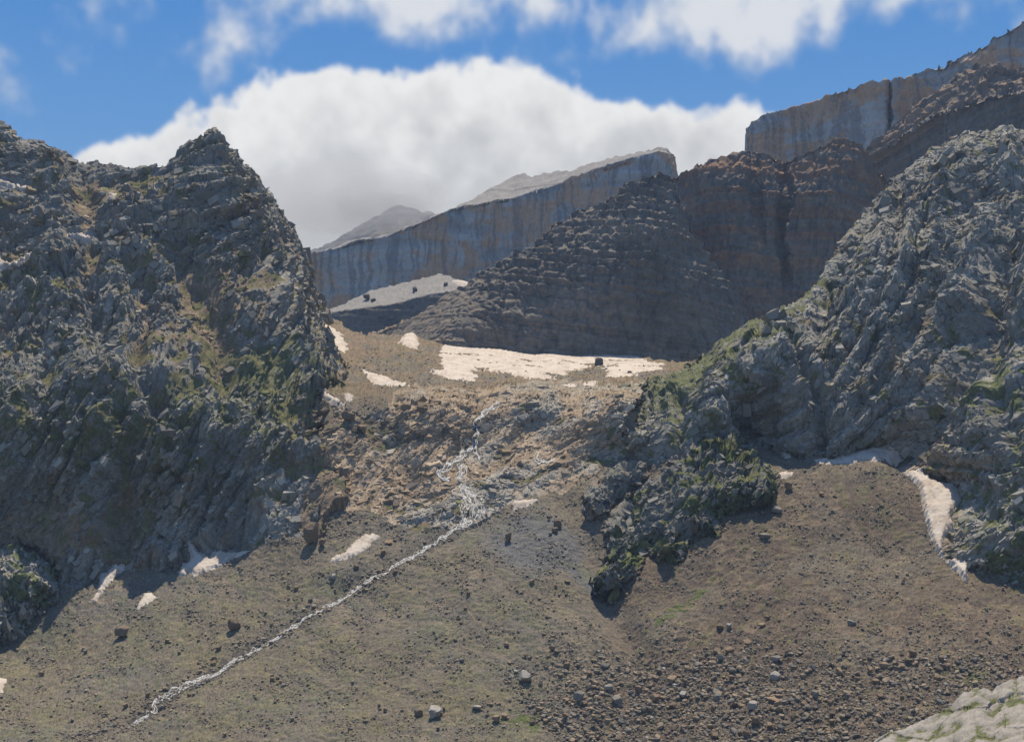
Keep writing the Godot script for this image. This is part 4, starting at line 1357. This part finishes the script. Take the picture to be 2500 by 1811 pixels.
func look(c: Color, w: float, ratio: float) -> String:
	var tone := "tan" if c == B_TAN else ("grey" if c == B_GREY else "brown")
	var size := "small" if w < 13.0 else ("middling" if w < 19.0 else "large")
	var form := "flat slab" if ratio < 0.52 else ("squat block" if ratio < 0.68 else "tall block")
	return size + " " + tone + " " + form

func build_stones() -> void:
	for i in 10:
		stone_kinds.append(stone_mesh(100 + i, 9 + i % 5, 9, [0.8, 0.6, 0.95, 0.7][i % 4]))
	var hero := [
		[571, 1520, 38, 32, B_BROWN, "large squared brown boulder alone on scree left of the stream"],
		[1062, 1731, 50, 32, B_PALE, "large pale grey pyramid boulder on the lower scree"],
		[1022, 1737, 28, 20, B_BROWN, "brown boulder leaning against the pale pyramid boulder"],
		[1240, 1306, 24, 30, B_BROWN, "upright brown boulder with a dark shadow on blue grey scree"],
		[760, 1300, 54, 62, B_BROWN, "biggest brown boulder, standing at the foot of the dark left cliff"],
		[786, 1324, 22, 24, B_BROWN, "smaller brown boulder wedged beside the biggest one"],
		[1283, 1648, 42, 22, B_PALE, "flat whitish boulder where scree meets the block field"],
		[1261, 1635, 16, 8, B_PALE, "small whitish slab just above the flat whitish boulder"],
		[1870, 1312, 36, 14, B_GREY, "long pale slab lying on the upper reddish scree"],
		[1927, 1181, 22, 26, B_TAN, "tan cube shaped block beside the small snow scrap"],
		[1898, 1243, 34, 18, B_GREY, "dark grey wedge at the tip of the green outcrop"],
		[2006, 1200, 18, 12, B_TAN, "tan block alone on the right scree cone"],
		[1362, 1274, 28, 22, B_BROWN, "upper brown block of the cluster on blue grey scree"],
		[1340, 1262, 14, 16, B_BROWN, "small brown block on top of the cluster on blue grey scree"],
		[1356, 1292, 26, 16, B_BROWN, "lower brown block of the cluster on blue grey scree"],
		[1344, 1303, 14, 12, B_GREY, "grey stone at the bottom of the cluster on blue grey scree"],
		[1415, 1710, 30, 26, B_GREY, "rounded grey boulder in the lower left of the block field"],
		[1508, 1714, 40, 26, B_GREY, "wide dark grey boulder with bedding lines in the block field"],
		[1560, 1681, 28, 24, B_BROWN, "dark brown boulder just above the wide grey one"],
		[1487, 1688, 26, 20, B_PALE, "pale tan boulder next to the wide grey one"],
		[1455, 1680, 24, 18, B_TAN, "tan boulder up and left of the wide grey one"],
		[1668, 1693, 28, 20, B_PALE, "pale boulder in the middle of the block field"],
		[1838, 1722, 40, 20, B_PALE, "pale pointed boulder low in the block field"],
		[1896, 1707, 56, 10, B_TAN, "very long flat tan slab low in the block field"],
		[2230, 1596, 28, 24, B_BROWN, "rounded brown boulder on scree below the snow tongue"],
		[2140, 1658, 28, 18, B_BROWN, "dark brown boulder at the right of the block field"],
		[1750, 1698, 28, 18, B_GREY, "grey boulder between the pale ones of the block field"],
		[1640, 1662, 34, 14, B_TAN, "long tan slab across the block field"],
		[1892, 1648, 34, 16, B_PALE, "whitish slab upper middle of the block field"],
		[1781, 1589, 26, 18, B_TAN, "tan boulder at the upper edge of the block field"],
		[1762, 1610, 24, 16, B_GREY, "grey boulder below the tan one at the field's upper edge"],
		[1826, 1570, 30, 18, B_TAN, "leaning tan slab at the upper edge of the block field"],
		[1758, 1524, 24, 14, B_BROWN, "brown half of a split boulder above the block field"],
		[1779, 1524, 20, 14, B_PALE, "pale half of a split boulder above the block field"],
		[1862, 1529, 28, 9, B_TAN, "flat orange tan slab on the right scree"],
		[1875, 1508, 16, 12, B_BROWN, "brown stone just above the flat orange slab"],
		[2080, 1516, 24, 12, B_GREY, "flat grey boulder alone on the right scree"],
		[2125, 1630, 22, 16, B_TAN, "tan boulder on the right side of the block field"],
		[521, 1601, 20, 18, B_BROWN, "brown boulder on the bank of the lower stream"],
		[531, 1577, 18, 14, B_BROWN, "brown boulder above the bank of the lower stream"],
		[520, 1610, 20, 10, B_TAN, "flat tan stone touching the lower stream"],
		[303, 1717, 18, 16, B_TAN, "orange tan block on the lower left scree"],
		[391, 1719, 20, 14, B_GREY, "grey stone in the lowest reach of the stream"],
		[1165, 1722, 34, 10, B_PALE, "low pale slab on the lower scree right of the pyramid boulder"],
		[1212, 1752, 30, 18, B_TAN, "pale tan block at the left edge of the block field"],
		[1127, 1613, 16, 10, B_GREY, "grey stone in the middle of the green brown scree"],
		[813, 1409, 18, 12, B_PALE, "whitish stone on the upper bank of the stream"],
		[764, 1470, 22, 14, B_GREY, "grey boulder beside the middle reach of the stream"],
		[722, 1432, 18, 11, B_TAN, "orange tan slab above the middle reach of the stream"],
		[935, 1346, 22, 14, B_BROWN, "brown boulder just below the slanting snow patch"],
		[870, 1386, 18, 13, B_BROWN, "brown boulder under the tip of the slanting snow patch"],
		[948, 1320, 30, 9, B_TAN, "long tan slab beside the slanting snow patch"],
		[1145, 1456, 16, 11, B_BROWN, "brown stone on scree below the upright boulder"],
		[1137, 1488, 14, 11, B_BROWN, "second brown stone on scree, lower than its neighbour"],
		[1385, 1421, 22, 8, B_BROWN, "flat brown slab near the foot of the green outcrop"],
		[660, 1564, 12, 9, B_GREY, "small grey boulder in the stream's middle bend"],
		[296, 1540, 40, 26, B_BROWN, "dark brown rib of rock poking out of the left scree"],
		[1032, 1003, 34, 24, B_BROWN, "rounded brown hump left of the upper cascade"],
		[990, 992, 36, 20, B_TAN, "tan slab hump left of the upper cascade"],
		[788, 992, 28, 26, B_BROWN, "brown rounded block below the wedge of snow"],
		[852, 1010, 38, 28, B_BROWN, "big dark rounded block in the tan rubble"],
		[886, 1036, 36, 26, B_BROWN, "second dark rounded block, lower in the tan rubble"],
		[1462, 882, 30, 22, B_DARK, "dark rock island in the snowfield"],
		[1538, 911, 14, 9, B_DARK, "dark stone on the right end of the snowfield"],
		[1365, 886, 12, 7, B_DARK, "dark flat stone on the shaded part of the snowfield"],
		[1131, 915, 10, 5, B_BROWN, "small brown stone on the lower left of the snowfield"],
		[965, 1395, 16, 10, B_BROWN, "brown stone on the far bank of the stream"],
		[2410, 1693, 26, 16, B_DARK, "dark boulder just above the pale limestone slab"],
		[2440, 1676, 30, 20, B_DARK, "second dark boulder above the pale limestone slab"],
	]
	var rng := RandomNumberGenerator.new()
	rng.seed = 5
	for i in hero.size():
		var h: Array = hero[i]
		boulder(h[0], h[1], h[2], h[3], h[4], h[5], "", 40 + i)
	for b in [[895, 722, 24, 20, "dark boulder pair's larger stone on the pale scree bench"], [1012, 705, 20, 14, "dark boulder in the middle of the pale scree bench"], [1088, 693, 17, 13, "dark boulder near the snow on the pale scree bench"], [910, 731, 16, 10, "small dark stone beside the largest one on the scree bench"]]:
		boulder(b[0], b[1], b[2], b[3], B_DARK, b[4], "", 300 + int(b[0]), true)
	# the block field and the stones of the fans that are large enough to tell apart
	var tones := [B_TAN, B_BROWN, B_BROWN, B_TAN, B_GREY, B_BROWN]
	var made := 0
	while made < 150:
		var x := rng.randf_range(1230, 2330)
		var y := rng.randf_range(1560, 1800)
		if rng.randf() > smooth(1540.0, 1650.0, y) * (0.4 + 0.6 * exp(-pow((x - 1750.0) / 380.0, 2.0))) or y > 1740.0 - (x - 2200.0) * 0.45 and x > 2150.0:
			continue
		var w := 11.0 + 17.0 * pow(rng.randf(), 2.2)
		var ratio := rng.randf_range(0.4, 0.8)
		var tone: Color = tones[rng.randi() % 6]
		var where := " at the upper edge of the lower boulder field" if y < 1640.0 else (" in the boulder field near the flat whitish boulder" if x < 1480.0 else (" in the middle of the lower boulder field" if x < 1950.0 else " in the boulder field near the pale limestone knoll"))
		boulder(x, y, w, w * ratio, tone, look(tone, w, ratio) + where, "blocks of the lower boulder field", 500 + made)
		made += 1
	made = 0
	while made < 80:
		var x := rng.randf_range(60, 1400)
		var y := rng.randf_range(1380, 1800)
		if y < 1560.0 - 0.15 * x or (x > 900.0 and y < 1400.0):
			continue
		var w := 9.5 + 7.0 * pow(rng.randf(), 2.5)
		var ratio := rng.randf_range(0.4, 0.8)
		var tone: Color = tones[rng.randi() % 6]
		var above := y < 1290.0 + (1150.0 - x) * 0.565
		var where := " on the scree between the stream and the left cliffs" if above else (" on the scree just below the stream" if y < 1400.0 + (1150.0 - x) * 0.565 else " low on the wide scree under the stream")
		boulder(x, y, w, w * ratio, tone, look(tone, w, ratio) + where, "stones on the left scree fan", 700 + made)
		made += 1
	# smaller stones, beyond counting
	var small := []
	for i in 6:
		small.append(stone_mesh(200 + i, 7, 4, [0.6, 0.5, 0.4][i % 3]))
	var m := matte()
	var places := []
	for i in 6:
		places.append([])
	for i in 420000:
		var x := rng.randf_range(X0, X1)
		var y := rng.randf_range(850.0, 1860.0)
		var rockness := -99.0
		if x < 990.0 and y < 1600.0:
			rockness = sd_left.at(x, y)
		if x > 1420.0 and y < 1600.0:
			rockness = maxf(rockness, sd_right.at(x, y))
		if x > 1400.0 and x < 1950.0 and y > 1010.0 and y < 1490.0:
			rockness = maxf(rockness, sd_outcrop.at(x, y))
		if x < 200.0 and y > 1300.0 and y < 1690.0:
			rockness = maxf(rockness, sd_crag.at(x, y))
		if rockness > -2.0 or y < ftop[clampi(int((x - X0) / FDX), 0, fcols - 1)] + 10.0:
			continue
		var ledge := sd_ledge.at(x, y) > 0.0 and x > 660.0 and x < 1700.0 and y > 880.0 and y < 1330.0
		var field_ := smooth(1500.0, 1680.0, y) * smooth(1150.0, 1450.0, x)
		var dn := 0.30 + 1.3 * jag.get_noise_2d(x * 0.16 + y * 0.12, (y * 0.86 - x * 0.4) * 0.5) + 0.6 * field_ + 0.25 * smooth(1000.0, 920.0, y)
		var bank_ := exp(-pow((y - (1290.0 + (1150.0 - x) * 0.565) + 14.0) / 26.0, 2.0)) * smooth(1150.0, 1000.0, x)
		dn += bank_ * 0.5
		if rng.randf() > dn or (ledge and rng.randf() > 0.25):
			continue
		var size := (1.3 + 3.0 * pow(rng.randf(), 3.0) + 9.0 * pow(rng.randf(), 16.0)) * (1.0 + 1.6 * field_ * rng.randf() + 0.5 * bank_)
		var p := spot(x, y)
		var r := size * 0.5 * p.length() / FOCAL
		if y < 1000.0:
			r *= 0.8
		var b := Basis.from_euler(Vector3(rng.randf_range(0.0, 0.75), 0.0, rng.randf_range(-0.35, 0.25))) * Basis(Vector3.UP, rng.randf() * TAU) * Basis.from_scale(Vector3.ONE * r)
		var c := SCREE.lerp(Color(0.275, 0.222, 0.16), rng.randf())
		if rng.randf() < 0.22:
			c = SCREE_GREY.lerp(B_GREY, rng.randf())
		if rng.randf() < 0.02:
			c = B_PALE
		if rng.randf() < 0.1:
			c = B_DARK.lerp(SCREE_RED, rng.randf())
		places[i % 6].append([Transform3D(b, p + Vector3(0, r * 0.32, 0)), c])
	for i in 6:
		var mm := MultiMesh.new()
		mm.transform_format = MultiMesh.TRANSFORM_3D
		mm.use_colors = true
		var mesh: ArrayMesh = small[i]
		mesh.surface_set_material(0, m)
		mm.mesh = mesh
		mm.instance_count = places[i].size()
		for k in places[i].size():
			mm.set_instance_transform(k, places[i][k][0])
			mm.set_instance_color(k, places[i][k][1])
		var o := MultiMeshInstance3D.new()
		o.multimesh = mm
		o.name = "loose_stones"
		o.set_meta("kind", "stuff")
		tag(o, "small loose stones strewn over the scree slopes", "stones")
		add_child(o, true)

# the pale limestone knoll in front and the slope that runs from it down into the valley
func build_near(rock: Material) -> void:
	var top := pts([2060, 1900, 2100, 1845, 2137, 1811, 2160, 1797, 2176, 1786, 2210, 1778, 2242, 1763, 2275, 1752, 2297, 1736, 2325, 1722, 2352, 1698, 2385, 1681, 2405, 1684, 2424, 1690, 2451, 1670, 2475, 1664, 2500, 1653, 2560, 1640, 2700, 1600])
	var cr := crest_of(top, 2060, 2700, 2.0, 6.0, 57)
	var small := simplex(0.5, 3, 71)
	var joint := mk(CELL, 6.0, 1, 72, FastNoiseLite.RETURN_DISTANCE2_SUB)
	var tone := mk(CELL, 6.0, 1, 72, FastNoiseLite.RETURN_CELL_VALUE)
	var lump := simplex(3.0, 3, 73)
	var s := sheet(2060, 2700, 2.0, 150, 6, cr, func(_x: float) -> float: return 1960.0,
		func(x: float, y: float) -> float: return 1000.0 / (128.0 - 0.085 * (y - line_at(top, x))),
		func(p: Vector3, x: float, y: float) -> Array:
			var q := Vector3(p.x * 0.8 + p.y * 0.4, p.y * 1.4 - p.x * 0.5, p.z * 0.7)
			var j := joint.get_noise_3dv(q) + 1.0
			var l := lump.get_noise_3dv(p)
			var sm := small.get_noise_3dv(p)
			var d := 0.30 * l + 0.05 * sm - 0.16 * (1.0 - smooth(0.0, 0.04, j)) + 0.16 * tone.get_noise_3dv(q)
			var c := pick(Color(0.20, 0.19, 0.17), Color(0.30, 0.285, 0.26), 0.5 + l * 0.8 + sm)
			c = pick(c, Color(0.21, 0.20, 0.185), smooth(0.15, 0.4, sm - 0.4 * l) * 0.6)
			var g := smooth(0.26, 0.38, -l * 0.9 + sm * 0.5 + 0.25 * (1.0 - smooth(0.0, 0.2, j)))
			c = pick(c, pick(GRASS, GRASS_DRY, 0.5 + sm), g * 0.85)
			return [d, c, 0])
	var o := sheet_mesh(s, "limestone_knoll", rock)
	o.remove_meta("kind")
	tag(o, "pale jointed limestone knoll with tufts of grass in front of the scree", "rock outcrop")
	# the near hillside: from under the camera to the foot of the far scree
	var v := PackedVector3Array()
	var c := PackedColorArray()
	for j in 61:
		for i in 81:
			var z := 40.0 - j * 11.0
			var x := (i - 40) * (12.0 + j * 0.6)
			var y := -4.0 + 0.155 * minf(z, 0.0) - 0.00012 * z * z + 2.0 * mid.get_noise_2d(x, z)
			v.append(Vector3(x, y, z))
			c.append(pick(SCREE, GRASS_DRY, 0.5 + tint2.get_noise_2d(x, z)))
	var n := PackedVector3Array()
	var idx := PackedInt32Array()
	for j in 61:
		for i in 81:
			var a := j * 81 + i
			n.append((v[a + 1 if i < 80 else a] - v[a - 1 if i > 0 else a]).cross(v[a - 81 if j > 0 else a] - v[a + 81 if j < 60 else a]).normalized() * -1.0)
			if i < 80 and j < 60:
				idx.append_array([a, a + 81, a + 1, a + 1, a + 81, a + 82])
	tag(add_mesh("near_hillside", v, n, c, idx, rock, "structure"), "grassy scree hillside below the viewpoint", "hillside")

# ------------------------------------------------------------------ the scene
func _ready() -> void:
	var t0 := Time.get_ticks_msec()
	var cam := Camera3D.new()
	cam.name = "camera"
	cam.fov = rad_to_deg(2.0 * atan(905.5 / FOCAL))
	cam.rotation.x = PITCH
	cam.near = 1.0
	cam.far = 60000.0
	add_child(cam)
	var env := Environment.new()
	env.background_mode = Environment.BG_SKY
	var pano := PanoramaSkyMaterial.new()
	pano.panorama = build_sky()
	env.sky = Sky.new()
	env.sky.sky_material = pano
	env.tonemap_mode = Environment.TONE_MAPPER_LINEAR
	env.tonemap_exposure = 1.36
	env.background_energy_multiplier = 0.71
	env.fog_enabled = true
	env.fog_density = 0.00006
	env.fog_light_color = Color(0.72, 0.84, 1.0)
	env.volumetric_fog_enabled = true
	env.volumetric_fog_density = 0.0
	env.sdfgi_enabled = true
	env.ssao_enabled = true
	env.ssil_enabled = true
	var we := WorldEnvironment.new()
	we.environment = env
	we.name = "air"
	add_child(we)
	var sun := DirectionalLight3D.new()
	sun.name = "sun"
	sun.light_energy = 1.6
	sun.light_color = Color(1.0, 0.935, 0.83)
	sun.light_angular_distance = 0.5
	sun.shadow_enabled = true
	sun.rotation = Vector3(deg_to_rad(-65.0), deg_to_rad(180.0 - 5.0), 0.0)
	add_child(sun)
	print("sky ", Time.get_ticks_msec() - t0)
	var rock := matte()
	build_fields()
	print("fields ", Time.get_ticks_msec() - t0)
	ftop = crest_of(front_top, X0, X1, FDX, 9.0, 50)
	fcols = ftop.size()
	var s := sheet(X0, X1, FDX, FROWS, FBACK, ftop, func(_x: float) -> float: return 1900.0, front_w, front_skin)
	fpos = s.v
	fcolor = s.c
	fregion = s.g
	print("front ", Time.get_ticks_msec() - t0)
	fronts.append(sheet_mesh(s, "scree_slope", rock, 0))
	fronts.append(sheet_mesh(s, "mountain", rock, 1))
	fronts.append(sheet_mesh(s, "mountain", rock, 2))
	fronts.append(sheet_mesh(s, "rock_outcrop", rock, 3))
	fronts.append(sheet_mesh(s, "rock_buttress", rock, 4))
	fronts.append(sheet_mesh(s, "rock_crag", rock, 5))
	var said := [["brown scree slopes and rock ledges below the snowfield", "scree"], ["craggy grey mountain with a pointed peak, left of the stream", "mountain"], ["craggy grey mountain above the scree cone, right of the stream", "mountain"], ["low dark outcrop with green turf standing in the scree", "rock outcrop"], ["small grey buttress beside the green outcrop", "rock outcrop"], ["grey crag with turf at the foot of the left mountain", "rock outcrop"]]
	for i in 6:
		tag(fronts[i], said[i][0], said[i][1])
	build_blocks()
	print("front meshes ", Time.get_ticks_msec() - t0)
	build_back(rock)
	print("back ", Time.get_ticks_msec() - t0)
	build_near(rock)
	build_snow()
	print("snow ", Time.get_ticks_msec() - t0)
	build_stream()
	build_stones()
	print("stones ", Time.get_ticks_msec() - t0)
